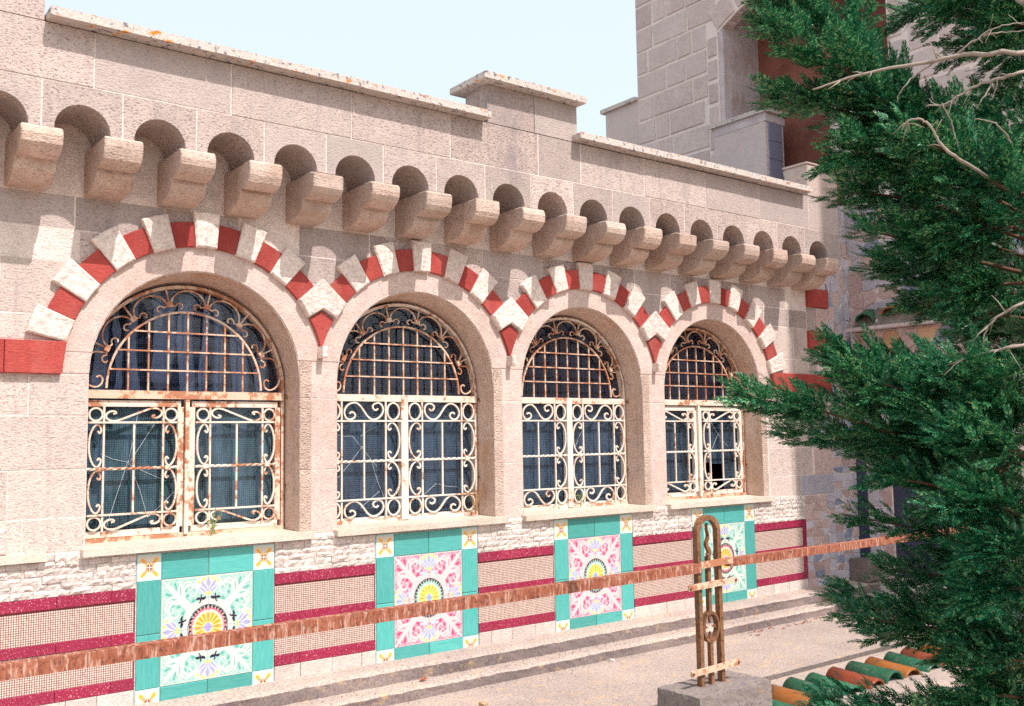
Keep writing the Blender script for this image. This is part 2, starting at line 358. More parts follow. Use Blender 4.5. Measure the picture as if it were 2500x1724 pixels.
def step(name, ya, yb, z0, z1, x0, x1, slope):
    """ledge with a worn, broken front edge"""
    n = 260; V, F = [], []; off = 0
    for i in range(n + 1):
        x = x0 + (x1 - x0) * i / n; off = off * 0.86 + random.uniform(-1, 1) * 0.0035; e = random.uniform(0, 0.006)
        for (y, z) in ((yb, z1), (ya + 0.03, z1 - slope * 0.8 + random.uniform(-.002, .002)), (ya + off + 0.006, z1 - slope - e), (ya + off - 0.004, z1 - slope - 0.014 - e), (ya - 0.004 + random.uniform(-.004, .004) + off * .5, (z0 + z1) / 2), (ya - 0.006, z0)): V.append((x, y, z))
    for i in range(n):
        for k in range(5): a = i * 6 + k; F.append([a, a + 1, a + 7, a + 6])
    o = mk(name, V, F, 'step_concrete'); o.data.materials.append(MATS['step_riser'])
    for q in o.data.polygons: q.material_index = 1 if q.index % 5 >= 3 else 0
    return struct(o)
step('step', -0.19, 0.02, -0.90, -0.797, -6, 6.95, 0.012)
step('step', -0.335, -0.15, -0.985, -0.893, -6, 6.95, 0.004)

# ------------------------------------------------------------------ the arcaded building
PER, CX, CZ, RI = 1.45, 0.635, 0.93, 0.75
OC, OZ, OR = 0.6255, 0.94, 0.60                          # opening centre, springing and radius on the front face
WC = [CX + k * PER for k in range(4)]
bld = thing('arcade_building', 'long pink stone building with four arched grilled windows and corbelled parapet', 'building', loc=(0, 0, TZ))
bld.location = (0, 0, 0)
XL, XR = -1.6, 6.6
# masonry core: mortar bed 3 mm behind the block faces, with the arched holes
def arch_pts(xc, zc, r_, a0, a1, n): return [(xc + r_ * math.cos(R(a0 + (a1 - a0) * i / n)), zc + r_ * math.sin(R(a0 + (a1 - a0) * i / n))) for i in range(n + 1)]
def core():
    V, F = [], []
    xs0 = XL
    y = 0.0015
    for k in range(4):
        c = OC + k * PER; a = arch_pts(c, OZ, OR - .002, 180, 0, 24)
        xm0 = xs0; xm1 = c + PER / 2 if k < 3 else XR
        loop_top = [(xm0, 2.3), (xm1, 2.3)]
        # left leg, arch ceiling, right leg as quads up to z 2.3
        def quad(a_, b_, c_, d_):
            i = len(V); V.extend([(p[0], y, p[1]) for p in (a_, b_, c_, d_)]); F.append([i, i + 1, i + 2, i + 3])
        quad((xm0, -.8), (c - OR, -.8), (c - OR, OZ), (xm0, OZ)); quad((xm0, OZ), (c - OR, OZ), (c - OR, 2.3), (xm0, 2.3))
        quad((c + OR, -.8), (xm1, -.8), (xm1, OZ), (c + OR, OZ)); quad((c + OR, OZ), (xm1, OZ), (xm1, 2.3), (c + OR, 2.3))
        quad((c - OR, -.8), (c + OR, -.8), (c + OR, -.0), (c - OR, -.0))
        for i in range(24): quad(a[i], a[i + 1], (a[i + 1][0], 2.3), (a[i][0], 2.3))
        xs0 = xm1
    return mk('wall', V, F, 'mortar', bld)
wall = core()
# reveals of the openings (front arch to the slightly lower frame arch)
for k in range(4):
    f = [(OC + k * PER - OR, 0.0)] + arch_pts(OC + k * PER, OZ, OR, 180, 0, 28) + [(OC + k * PER + OR, 0.0)]
    b = [(0.612 + k * PER - .597, 0.0)] + arch_pts(0.612 + k * PER, 0.887, 0.597, 180, 0, 28) + [(0.612 + k * PER + .597, 0.0)]
    V = [(x, 0.0, z) for x, z in f] + [(x, 0.30, z) for x, z in b]; n = len(f)
    mk('reveal', V, [[i + 1, i, n + i, n + i + 1] for i in range(n - 1)], 'reveal_stone', wall)

def wall_block(x0, x1, z0, z1, mat='cream_stone', d0=0.0, parent=None, g=0.0035):
    """ashlar clipped from below by the relieving arches"""
    x0 += g; x1 -= g; z0 += g; z1 -= g
    def low(x):
        z = z0
        for c in WC:
            d = abs(x - c)
            if d < RI - .01 and z1 > CZ + .05: z = max(z, CZ + math.sqrt((RI - .01) ** 2 - d * d))
        return z
    n = max(2, int((x1 - x0) / 0.02)); xs = [x0 + (x1 - x0) * i / n for i in range(n + 1)]
    runs, cur = [], []
    for x in xs:
        if low(x) < z1 - 0.01: cur.append(x)
        else:
            if len(cur) > 2: runs.append(cur)
            cur = []
    if len(cur) > 2: runs.append(cur)
    for rr in runs:
        pts = [(x, low(x)) for x in rr]
        simp = [pts[0]] + [pts[i] for i in range(1, len(pts) - 1) if abs((pts[i][1] - pts[i - 1][1]) - (pts[i + 1][1] - pts[i][1])) > 1e-5] + [pts[-1]]
        poly = simp + [(rr[-1], z1), (rr[0], z1)]
        prism('block', poly, d0 + random.uniform(-.002, .002), d0 + 0.07, mat, parent or wall, 0.0015)
rows = [(0.02, 0.20), (0.20, 0.446), (0.446, 0.723), (0.723, 0.94), (1.11, 1.246), (1.246, 1.533), (1.533, 1.70), (1.70, 1.885)]
for (z0, z1) in rows:
    spans = [(XL, OC - OR), (OC + 3 * PER + OR + .09, 6.29)] if z1 < 1.0 else [(XL, 6.29 if z1 < 1.5 else 6.29)]
    for (a, b) in spans:
        x = a - (random.uniform(0, .2) if a == XL else 0)
        while x < b - 0.02:
            x2 = min(b, x + random.uniform(0.34, 0.56))
            if b - x2 < 0.12: x2 = b
            wall_block(x, x2, z0, z1, 'cream_stone' if z1 < 1.6 else 'buff_stone'); x = x2
# smooth strip of wall between the corbels
x = XL
while x < 6.3: wall_block(x, min(x + .766, 6.3), 1.888, 2.32, 'smooth_stone', 0.004); x += .766
# piers and archivolts
for k in range(5):
    xa = OC + (k - 1) * PER + OR; xb = OC + k * PER - OR
    if k == 0: continue
    if k == 4: xb = xa + 0.09
    for (z0, z1) in ((0.02, 0.40), (0.40, 0.83), (0.83, 1.055)):
        st = 0.075
        prism('jamb_stone', rect(xa + .001, xa + st, z0 + .0015, z1 - .0015), -0.002, 0.06, 'dressed_stone', wall, 0.003)
        if xb - xa > 0.1: prism('block', rect(xa + st + .001, xb - .001, z0 + .0015, z1 - .0015), -0.001, 0.06, 'smooth_stone', wall, 0.003)
for k in range(4):
    for (a0, a1) in ((180, 116), (116, 64), (64, 0)):
        inner = [p for p in arch_pts(OC + k * PER, OZ, OR + .002, a0, a1, 14)]
        outer = arch_pts(CX + k * PER, CZ, RI + .004, a1, a0, 14)
        ax0 = OC + (k - .5) * PER + .002 if k > 0 else -9; ax1 = OC + (k + .5) * PER - .002 if k < 3 else 99
        zmin = 1.057 if True else 0
        inner = [p for p in inner if p[1] >= zmin] ; outer = [(min(max(x_, ax0), ax1), z_) for x_, z_ in outer if z_ >= zmin]
        if a0 == 180: inner = [(OC + k * PER - math.sqrt(OR ** 2 - (zmin - OZ) ** 2), zmin)] + inner; outer = outer + [(max(ax0, CX + k * PER - math.sqrt(RI ** 2 - (zmin - CZ) ** 2)), zmin)]
        if a1 == 0: inner = inner + [(OC + k * PER + math.sqrt(OR ** 2 - (zmin - OZ) ** 2), zmin)]; outer = [(min(ax1, CX + k * PER + math.sqrt(RI ** 2 - (zmin - CZ) ** 2)), zmin)] + outer
        prism('arch_stone', inner + outer, -0.004, 0.06, 'smooth_stone', wall, 0.002)
    if k in (0,):
        prism('jamb_stone', [(OC - RI + .02, .944), (OC - OR - .0, .944), (OC - math.sqrt(OR ** 2 - (1.055 - OZ) ** 2), 1.055), (CX - math.sqrt(RI ** 2 - (1.055 - CZ) ** 2), 1.055)], -0.003, 0.06, 'smooth_stone', wall, 0.002)
# red and marble voussoirs
def sector(c, a0, a1, ri, ro, n=3): return arch_pts(c, CZ, ri, a0, a1, n) + arch_pts(c, CZ, ro, a1, a0, n)
for k in range(4):
    c = WC[k]
    for i in range(-9, 10):
        a = 90 - 9 * i
        lim_r = 5 if k < 3 else 8; lim_l = -5 if k > 0 else -8
        if i > lim_r or i < lim_l: continue
        marble = i % 2 == 0; j = random.uniform(-.35, .35)
        if marble: prism('voussoir', sector(c, a - 4.6 + j, a + 4.6 + j, RI - .004 + random.uniform(-.004, .004), RI + .198 + random.uniform(-.008, .008), 2), -random.uniform(.036, .046), 0.02, 'marble', bld, 0.007, bulge=.003)['label'] = 'rough white marble voussoir'
        else: prism('voussoir', sector(c, a - 4.38, a + 4.38, RI, RI + .142, 3), -0.024, 0.02, 'red_render', bld, 0.003)['label'] = 'red painted voussoir'
    if k < 3:
        L = lambda x_, z_: (c + x_, CZ + z_); h = PER / 2; mir = lambda x_, z_: (c + PER - x_, CZ + z_)
        prism('voussoir', [L(.632, .390), L(h, .445), mir(.632, .390), mir(.566, .490), L(h, .632), L(.566, .490)], -0.052, 0.02, 'marble', bld, 0.008)['label'] = 'marble chevron between two arches'
        low = [(c + RI * math.cos(R(t)), CZ + RI * math.sin(R(t))) for t in (30.6, 26, 21, 15.2)]
        prism('voussoir', [L(h, .432)] + low + [(2 * (c + h) - x_, z_) for x_, z_ in low[::-1][1:]], -0.026, 0.02, 'red_render', bld, 0.003)['label'] = 'red wedge in the valley between two arches'
        rbox('water_spout', c + h - .017, c + h + .017, -0.075, 0.02, 1.075, 1.145, 'marble', bld, 0.006)
# red string course at both ends, quoins at the right corner
e1 = WC[0] - math.sqrt(RI ** 2 - .01 ** 2); e2 = WC[0] - math.sqrt(RI ** 2 - .178 ** 2)
prism('string_course', [(-.383, .937), (e1, .937), (e2, 1.106), (-.383, 1.106)], -0.034, 0.02, 'red_render', bld, 0.003)
rbox('string_course', -1.3, -.386, -0.034, 0.02, .937, 1.106, 'red_render', bld, 0.003)
f1 = WC[3] + math.sqrt(RI ** 2 - .01 ** 2); f2 = WC[3] + math.sqrt(RI ** 2 - .178 ** 2)
prism('string_course', [(f1 + .01, .945), (6.31, .945), (6.31, 1.112), (f2 + .01, 1.112)], -0.034, 0.02, 'red_render', bld, 0.003)
rbox('string_course', 6.313, 6.60, -0.034, 0.02, .945, 1.112, 'red_render', bld, 0.003)
for (a, z0, z1, mt, d) in ((6.29, 1.742, 1.915, 'red_render', .034), (6.42, 1.522, 1.738, 'pink_facing', .02), (6.29, 1.352, 1.518, 'red_render', .034), (6.42, 1.118, 1.348, 'marble', .02), (6.34, .70, .94, 'pink_facing', .004), (6.40, .44, .695, 'pale_facing', .006), (6.32, .2, .435, 'pink_facing', .004), (6.1, .02, .196, 'pale_facing', .004)):
    rbox('quoin', a, 6.60, -d, 0.05, z0, z1, mt, bld, 0.005)
    if a > 6.4: rbox('block', 6.293, a - .004, 0.0, 0.05, z0, z1, 'buff_stone', wall, 0.003)
# corbels
PROF = [(0.02, 1.862), (-.085, 1.862), (-.14, 1.868), (-.19, 1.886), (-.225, 1.914), (-.243, 1.95), (-.246, 1.972), (-.288, 1.968), (-.33, 1.976), (-.362, 1.998), (-.380, 2.03), (-.386, 2.07), (-.384, 2.108), (-.372, 2.122), (-.34, 2.127), (0.02, 2.127)]
def corbel_mesh():
    j = [random.uniform(-.006, .006) for _ in PROF]; prof = [(y + a * (0 if y > 0 else 1), 2.127 - (2.127 - z) * .91 + random.uniform(-.004, .004)) for (y, z), a in zip(PROF, j)]
    n = len(prof); V, F = [], []; hw = .0955; ch = .006
    for s_ in (-1, 1):
        ins = inset([(p[0], p[1]) for p in prof], -ch if area(prof) < 0 else ch)
        V += [(s_ * (hw - ch), y, z) for y, z in prof]; V += [(s_ * hw, y, z) for y, z in ins]
    for i in range(n):
        j = (i + 1) % n
        F.append([i, 2 * n + i, 2 * n + j, j]); F.append([n + i, i, j, n + j]); F.append([2 * n + i, 3 * n + i, 3 * n + j, 2 * n + j])
    F.append([n + i for i in range(n)]); F.append([3 * n + i for i in range(n - 1, -1, -1)])
    me = bpy.data.meshes.new('corbel'); me.from_pydata(V, [], F); me.update(); return me
cms = [corbel_mesh() for _ in range(8)]; QC, XC0 = 0.38325, -0.21235 - .0955
for i in range(-3, 18):
    link('corbel', cms[i % 8], 'corbel_stone', bld, (XC0 + i * QC - (0.03 if i == 17 else 0), 0, random.uniform(-.003, .003)))
# parapet: arched course, upper course, merlons
YU, YB = -0.35, -0.06
parapet = boxes('parapet', [(XL, 6.33, YU + .0028, -.01, 2.268, 2.655)] + [(-0.21235 - .0955 + i * .38325 - .005, -0.21235 - .0955 + i * .38325 + .005, YU + .0028, -.01, 2.13, 2.27) for i in range(-3, 17)], 'mortar', bld)
for i in range(-4, 18):
    c = XC0 + (i + .5) * QC; x0, x1 = c - QC / 2 + .004, c + QC / 2 - .004
    if i == 17: continue
    if i == 16: x1 = 6.345
    a = arch_pts(c, 2.133, .133, 180, 0, 16)
    poly = [(x0, 2.128), (c - .133, 2.128)] + a + [(c + .133, 2.128), (x1, 2.128), (x1, 2.3625), (x0, 2.3625)]
    prism('arch_block', poly, YU + random.uniform(-.0015, .0015), 0.0, 'buff_stone', parapet, 0.0015)
xj = [XL, -.79, -.068, .648, 1.391, 2.10, 2.83, 3.22, 3.86, 4.55, 5.22, 5.90, 6.345]
for a, b in zip(xj[:-1], xj[1:]):
    prism('block', rect(a + .004, b - .004, 2.3685, 2.655), YU + random.uniform(-.002, .002), YB, 'buff_stone', parapet, 0.0015)
def merlon(xa, xb, mids, z1=2.92):
    js = [xa] + mids + [xb]
    for a, b in zip(js[:-1], js[1:]): prism('block', rect(a + (.002 if a != xa else 0), b - (.002 if b != xb else 0), 2.659, z1), YU + random.uniform(-.001, .001), YB - .04, 'buff_stone', parapet, 0.0015)
merlon(2.40, 3.19, [2.80]); merlon(-1.12, -.306, [-.72])
def coping(xs, z0, ya, yb=-.03):
    for a, b in zip(xs[:-1], xs[1:]):
        z = z0 + random.uniform(-.002, .002)
        o = prism('coping_slab', [(-yb, z), (-ya, z), (-ya, z + .046), (-yb, z + .046)], a + .0015, b - .0015, 'coping_stone', parapet, 0.006, xf=lambda s_, d, zz: (d, -s_, zz))
coping([-.300, .52, 1.42, 2.365], 2.659, -.445); coping([3.14, 4.05, 4.98, 5.83], 2.664, -.445)
coping([2.312, 2.79, 3.207], 2.923, -.445); coping([-1.2, -.72, -.24], 2.923, -.445)
coping([-1.6, -1.18], 2.659, -.445)
# corner pillar
prism('pillar', rect(5.90, 6.345, 2.659, 2.945), YU - .003, YB - .05, 'pillar_stone', parapet, 0.008)
prism('pillar_cap', rect(5.885, 6.365, 2.948, 2.966), YU - .012, YB - .04, 'pillar_stone', parapet, 0.006)
# body behind the parapet: roof deck, end and inner walls
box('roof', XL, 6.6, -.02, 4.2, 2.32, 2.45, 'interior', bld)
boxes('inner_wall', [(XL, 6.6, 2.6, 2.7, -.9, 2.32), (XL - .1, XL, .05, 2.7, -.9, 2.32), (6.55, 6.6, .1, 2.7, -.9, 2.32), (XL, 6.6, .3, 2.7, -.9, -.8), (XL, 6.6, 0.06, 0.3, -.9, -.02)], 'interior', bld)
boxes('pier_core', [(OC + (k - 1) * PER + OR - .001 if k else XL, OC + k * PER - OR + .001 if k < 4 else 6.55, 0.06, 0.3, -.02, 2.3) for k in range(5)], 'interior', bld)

# ------------------------------------------------------------------ dado: sills, painted tile panels, facing, bands, mosaic
for k in range(4):
    x0 = k * PER
    prism('sill', [(.06, -.004), (.06, .034), (-.25, .046), (-.25, -.004)], x0, x0 + 1.298, 'sill_marble', bld, 0.004, xf=lambda s_, d, z: (d, -s_, z))
prism('sill', [(.05, -.01), (.05, .03), (-.05, .03), (-.05, -.01)], -1.0, -.165, 'sill_marble', bld, 0.004, xf=lambda s_, d, z: (d, -s_, z))
rbox('block', -1.0, -.345, -.02, .05, .033, .16, 'ledge_stone', bld, .01)
def lin(c): return np.array(S(*c)[:3])
def stroke(cv, U, V_, pts, wd, c, taper=True):
    pts = np.array(pts, float); best = np.full(U.shape, 9.0); n = len(pts) - 1
    for i in range(n):
        a, b = pts[i], pts[i + 1]; d = b - a; L2 = d @ d + 1e-12
        t = np.clip(((U - a[0]) * d[0] + (V_ - a[1]) * d[1]) / L2, 0, 1)
        dist = np.hypot(U - a[0] - t * d[0], V_ - a[1] - t * d[1]); f = (i + t) / n
        ww = wd * (0.35 + 0.65 * np.sin(np.pi * np.clip(0.15 + 0.85 * f, 0, 1))) if taper else wd
        best = np.minimum(best, dist - ww)
    cv[best < 0] = c
    return best
def spiral(cx, cy, r0, r1, a0, a1, n=18): return [(cx + (r0 + (r1 - r0) * i / n) * math.cos(R(a0 + (a1 - a0) * i / n)), cy + (r0 + (r1 - r0) * i / n) * math.sin(R(a0 + (a1 - a0) * i / n))) for i in range(n + 1)]
def bez(a, b, c, n=10): return [tuple((1 - t) ** 2 * np.array(a) + 2 * t * (1 - t) * np.array(b) + t * t * np.array(c)) for t in np.linspace(0, 1, n)]
def paint_quadrant(U, V_, d):
    white, shade, mid, deep = lin(d['white']), lin(d['shade']), lin(d['mid']), lin(d['deep'])
    cv = np.zeros(U.shape + (3,)); cv[:] = white
    n1 = np.sin(U * 19 + 3 * np.sin(V_ * 13)) * np.sin(V_ * 19 + 3 * np.sin(U * 13)); cv[:] = mid; cv[n1 > 0.05] = lin(d['mid2']); cv[n1 > 0.55] = deep
    curves = [spiral(.70, .36, .25, .05, 200, -230), spiral(.42, .80, .17, .04, -60, 300), bez((.36, .40), (.62, .56), (.98, .97)), bez((.55, .52), (.80, .50), (.96, .66)), bez((.60, .60), (.86, .72), (.97, .50)), bez((.36, .40), (.52, .34), (.50, .14)), bez((.66, .12), (.86, .10), (.98, .28)), bez((.40, .30), (.52, .46), (.70, .58)), bez((.88, .16), (.96, .08), (.985, .03)), bez((.74, .74), (.92, .86), (.80, .97))]
    wid = [.032, .026, .040, .028, .025, .025, .030, .026, .022, .026]
    for mir in (0, 1):
        for c, w_ in zip(curves, wid):
            cc = [(q[1], q[0]) for q in c] if mir else c; stroke(cv, U, V_, cc, w_ + .016, shade)
    for mir in (0, 1):
        for c, w_ in zip(curves, wid):
            cc = [(q[1], q[0]) for q in c] if mir else c; stroke(cv, U, V_, cc, w_, white)
    r_ = np.hypot(U, V_); th = np.degrees(np.arctan2(V_, U))
    cv[r_ < .56] = white * .97
    # four palmettes on the axes
    for mir in (0, 1):
        A, B = (V_, U) if mir else (U, V_)
        cv[(A > .60) & (B < .30 * np.clip((A - .56) / .3, 0, 1) * np.clip((1.02 - A) / .1, 0, 1))] = white
        for (bx, by, ex, ey, w_) in ((.70, .0, .96, .0, .055), (.70, .03, .90, .15, .045), (.68, .06, .80, .19, .03)):
            stroke(cv, A, B, [(bx, by), ((bx + ex) / 2, (by + ey) / 2), (ex, ey)], w_ + .02, white); stroke(cv, A, B, [(bx, by), ((bx + ex) / 2, (by + ey) / 2), (ex, ey)], w_ - .006, lin(d['petal']))
        for (px, py) in ((.985, .0), (.94, .10), (.89, .20), (.66, .02)): cv[np.hypot(A - px, B - py) < .036] = lin((236, 216, 120))
        for c in (spiral(.60, .10, .055, .045, 60, 250, 8) + spiral(.53, .21, .05, .05, 60, -150, 8),): stroke(cv, A, B, c, .017, lin(d['scroll']), False)
    # rosette
    cv[r_ < .44] = lin(d['ringout']); cv[r_ < .425] = white
    tri = np.abs(((th / 11.25) % 1) - .5) * 2
    cv[(r_ < .42) & (r_ > .345 + .07 * tri)] = lin(d['tri']); cv[(r_ < .395) & (r_ > .33) & (r_ < .345 + .06 * tri)] = lin(d['zig']); cv[(r_ < .335)] = lin(d['ring']); cv[r_ < .315] = white
    pet = np.abs(((th / 22.5 + .0) % 1) - .5) * 2
    k = (r_ < .29) & (r_ > .09); cv[k] = lin((240, 214, 150)); cv[k & (pet > .28) & (r_ < .285)] = lin(d['yellow']); cv[k & (pet > .62) & (r_ < .26) & (r_ > .13)] = lin(d['yellow2'])
    cv[r_ < .095] = lin((240, 226, 180)); cv[r_ < .08] = lin(d['petal'])
    edge = (U > .985) | (V_ > .985); cv[edge] = white * .9
    return cv
D1 = dict(white=(200, 212, 203), shade=(122, 178, 168), mid=(168, 206, 196), mid2=(146, 194, 183), deep=(96, 168, 157), petal=(166, 160, 214), scroll=(44, 30, 56), ringout=(60, 50, 70), tri=(40, 34, 50), zig=(228, 120, 136), ring=(216, 200, 190), yellow=(236, 176, 60), yellow2=(222, 150, 44))
D2 = dict(white=(212, 198, 198), shade=(212, 130, 154), mid=(218, 148, 168), mid2=(210, 104, 134), deep=(192, 66, 104), petal=(160, 176, 218), scroll=(178, 204, 226), ringout=(70, 70, 80), tri=(50, 50, 60), zig=(150, 204, 186), ring=(190, 212, 206), yellow=(240, 204, 70), yellow2=(226, 176, 50))
def paint_corner(U, V_):
    cv = np.zeros(U.shape + (3,)); cv[:] = lin((216, 212, 200)); a, b = np.abs(U - .5), np.abs(V_ - .5)
    cv[(np.maximum(a, b) > .455)] = lin((176, 222, 222))
    dg = np.abs(a - b) * .707; rr = np.hypot(a, b)
    cv[(dg < .085) & (rr < .50) & (rr > .12)] = lin((240, 206, 150)); cv[(dg < .06) & (rr < .47) & (rr > .2)] = lin((236, 170, 60))
    cv[(dg < .05) & (rr < .26)] = lin((150, 160, 170)); cv[rr < .17] = lin((232, 164, 66)); cv[rr < .12] = lin((246, 236, 220)); cv[(rr < .12) & (np.minimum(a, b) > .018) & (rr > .04)] = lin((110, 70, 110))
    return cv
def tile_mesh(name, w_, h_, fn, n, m_, u0=0, u1=1, v0=0, v1=1):
    """thin glazed tile, its face a fine grid carrying the painted print"""
    us = np.linspace(u0, u1, n + 1); vs = np.linspace(v0, v1, m_ + 1); U, V_ = np.meshgrid(us, vs); C_ = fn(U, V_)
    X, Z = np.meshgrid(np.linspace(0, w_, n + 1), np.linspace(0, h_, m_ + 1))
    verts = [(x, 0.0, z) for x, z in zip(X.ravel(), Z.ravel())]; faces = [[j * (n + 1) + i, j * (n + 1) + i + 1, (j + 1) * (n + 1) + i + 1, (j + 1) * (n + 1) + i] for j in range(m_) for i in range(n)]
    k = len(verts); e = .0025; verts += [(-e, .006, -e), (w_ + e, .006, -e), (w_ + e, .006, h_ + e), (-e, .006, h_ + e)]; c0, c1, c2, c3 = 0, n, (m_ + 1) * (n + 1) - 1, m_ * (n + 1)
    rim = [list(range(0, n + 1)), [j * (n + 1) + n for j in range(m_ + 1)], list(range(c3, c2 + 1))[::-1], [j * (n + 1) for j in range(m_, -1, -1)]]
    for q, (a, b) in enumerate(((k, k + 1), (k + 1, k + 2), (k + 2, k + 3), (k + 3, k))): faces.append([b, a][::-1] + rim[q][::-1])
    me = bpy.data.meshes.new(name); me.from_pydata(verts, [], faces); me.update()
    at = me.attributes.new('paint', 'FLOAT_COLOR', 'POINT'); cc = np.ones((len(verts), 4), np.float32); cc[:k, :3] = C_.reshape(-1, 3); cc[k:, :3] = .75; at.data.foreach_set('color', cc.ravel())
    return me
PX, PW, PZT, PZB, PO, PTOP, PBOT = .4155, .5178, -.162, -.7265, .1295, -.0185, -.812
hw, hh, g = PW / 2, (PZT - PZB) / 2, .0018
quads = {}
for nm, d in (('green', D1), ('pink', D2)):
    for (sx, sz) in ((-1, 1), (1, 1), (-1, -1), (1, -1)):
        fn = lambda U, V_, d=d, sx=sx, sz=sz: paint_quadrant(U if sx > 0 else 1 - U, V_ if sz > 0 else 1 - V_, d)
        quads[nm, sx, sz] = tile_mesh('painted_tile', hw - 2 * g, hh - 2 * g, fn, 76, 80)
ct_top = tile_mesh('corner_tile', PO - 2 * g, .1435 - 2 * g, paint_corner, 34, 36)
ct_bot = tile_mesh('corner_tile', PO - 2 * g, PZB - PBOT - 2 * g, paint_corner, 34, 22, 0, 1, .42, 1)
for k in range(4):
    x0 = PX + k * PER; style = 'green' if k in (0, 3) else 'pink'
    pn = box('tile_panel', x0 - PO - .003, x0 + PW + PO + .003, -.008, .02, PBOT, PTOP + .004, 'white_mortar', bld)
    pn['label'] = 'tile panel with turquoise border and %s arabesque centre' % style
    YT = -.016
    for (sx, sz), (tx, tz) in {(-1, 1): (x0, PZT - hh), (1, 1): (x0 + hw, PZT - hh), (-1, -1): (x0, PZB), (1, -1): (x0 + hw, PZB)}.items():
        link('painted_tile', quads[style, sx, sz], 'painted_tile', pn, (tx + g, YT, tz + g))
    for tx in (x0 - PO, x0 + PW):
        link('corner_tile', ct_top, 'painted_tile', pn, (tx + g, YT, PZT + g)); link('corner_tile', ct_bot, 'painted_tile', pn, (tx + g, YT, PBOT + g))
        for tz in (PZB, PZB + hh): rbox('border_tile', tx + g, tx + PO - g, YT - random.uniform(0, .002), .0, tz + g, tz + hh - g, 'teal_tile_side', pn, .003)
    for tx in (x0, x0 + hw):
        rbox('border_tile', tx + g, tx + hw - g, YT - random.uniform(0, .002), .0, PZT + g, PTOP - g, 'teal_tile', pn, .003)
        rbox('border_tile', tx + g, tx + hw - g, YT - random.uniform(0, .002), .0, PBOT + g, PZB - g, 'teal_tile', pn, .003)
# ledge stone variants: rough-faced bars of unit size
def rough_stone(seed):
    q = random.Random(seed); nx, nz = 4, 2; V, F = [], []
    for j in range(nz + 1):
        for i in range(nx + 1):
            e = i in (0, nx) or j in (0, nz); V.append((i / nx + (0 if e else q.uniform(-.06, .06)), -(q.uniform(0.45, .75) if e else q.uniform(.6, 1.05)), j / nz + (0 if e else q.uniform(-.12, .12))))
    for j in range(nz):
        for i in range(nx): a = j * (nx + 1) + i; F.append([a, a + 1, a + nx + 2, a + nx + 1])
    k = len(V); V += [(0, .4, 0), (1, .4, 0), (1, .4, 1), (0, .4, 1)]
    F += [[k, k + 1, 4, 3, 2, 1, 0], [k + 1, k + 2, 14, 9, 4], [k + 2, k + 3, 10, 11, 12, 13, 14], [k + 3, k, 0, 5, 10]]
    me = bpy.data.meshes.new('stone'); me.from_pydata(V, [], F); me.update(); return me
RS = [rough_stone(i) for i in range(10)]
def ledge(x0, x1, z0, z1, rowh, mean, parent, mat='ledge_stone', depth=.022, fn=None):
    n = max(1, round((z1 - z0) / rowh)); zs = [z0 + (z1 - z0) * i / n + (random.uniform(-.004, .004) if 0 < i < n else 0) for i in range(n + 1)]
    for a, b in zip(zs[:-1], zs[1:]):
        x = x0
        while x < x1 - .004:
            l = random.uniform(.55, 1.5) * mean; x2 = x + l
            if x1 - x2 < mean * .45: x2 = x1
            link('stone', random.choice(RS), mat, parent, (x + .0007, -.002, a + .0006), None, (x2 - x - .0014, depth * random.uniform(.6, 1.3), b - a - .0012)); x = x2
secs = [(XL, PX - PO - .005)] + [(PX + k * PER + PW + PO + .005, PX + (k + 1) * PER - PO - .005) for k in range(3)] + [(PX + 3 * PER + PW + PO + .005, 6.135)]
Z1 = [(-.253, -.194), (-.476, -.422), (-.717, -.658)]
TV = []
for si, (a, b) in enumerate(secs):
    fc = box('stone_facing', a, b, -.001, .02, -.194, .02, 'white_mortar', bld)
    a2 = max(a, -.80)
    ledge(a2, b, -.193, .018, .0355, .078, fc)
    last = si == 4
    for (z0, z1) in Z1:
        x = a2 - .11
        while x < b - .01:
            x2 = min(x + .2675, b)
            if b - x2 < .05: x2 = b
            rbox('granite_strip', max(x, a2) + .0008, x2 - .0008, -.0165, .01, z0, z1, 'crimson_granite', bld, .0015); x = x2
    xe = b - .048 if last else b
    if last: 
        for (z0, z1) in ((-.4215, -.2535), (-.6575, -.4765)): rbox('granite_strip', xe, b - .001, -.0165, .01, z0, z1, 'crimson_granite', bld, .0015)
    box('mosaic_bed', a2, xe, -.006, .01, -.6575, -.2535, 'mosaic_grout', bld)
    V, F = [], []
    for (z0, z1) in ((-.4215, -.2535), (-.6575, -.4765)):
        c = .0113; nz = int((z1 - z0) / c); nx = int((xe - a2) / c)
        for j in range(nz):
            for i in range(nx):
                x = a2 + .002 + i * c; z = z0 + .001 + j * c; t = .0078; y = -.0105 + random.uniform(-.0008, .0008); q = len(V)
                V += [(x, y, z), (x + t, y, z), (x + t, y, z + t), (x, y, z + t), (x - .0005, -.005, z - .0005), (x + t + .0005, -.005, z - .0005), (x + t + .0005, -.005, z + t + .0005), (x - .0005, -.005, z + t + .0005)]
                F += [[q, q + 1, q + 2, q + 3], [q + 4, q + 5, q + 1, q], [q + 5, q + 6, q + 2, q + 1], [q + 6, q + 7, q + 3, q + 2], [q + 7, q + 4, q, q + 3]]
    mo = mk('mosaic', V, F, 'mosaic_tessera', bld); mo['kind'] = 'stuff'
    x = a2
    while x < b - .02:
        l = random.uniform(.1, .26); x2 = min(b, x + l)
        if b - x2 < .06: x2 = b
        rbox('base_plate', x + .001, x2 - .001, -.014 - random.uniform(0, .003), .02, -.81, -.719, 'slate' if random.random() < .2 and x2 - x < .16 else 'base_plate', bld, .003); x = x2

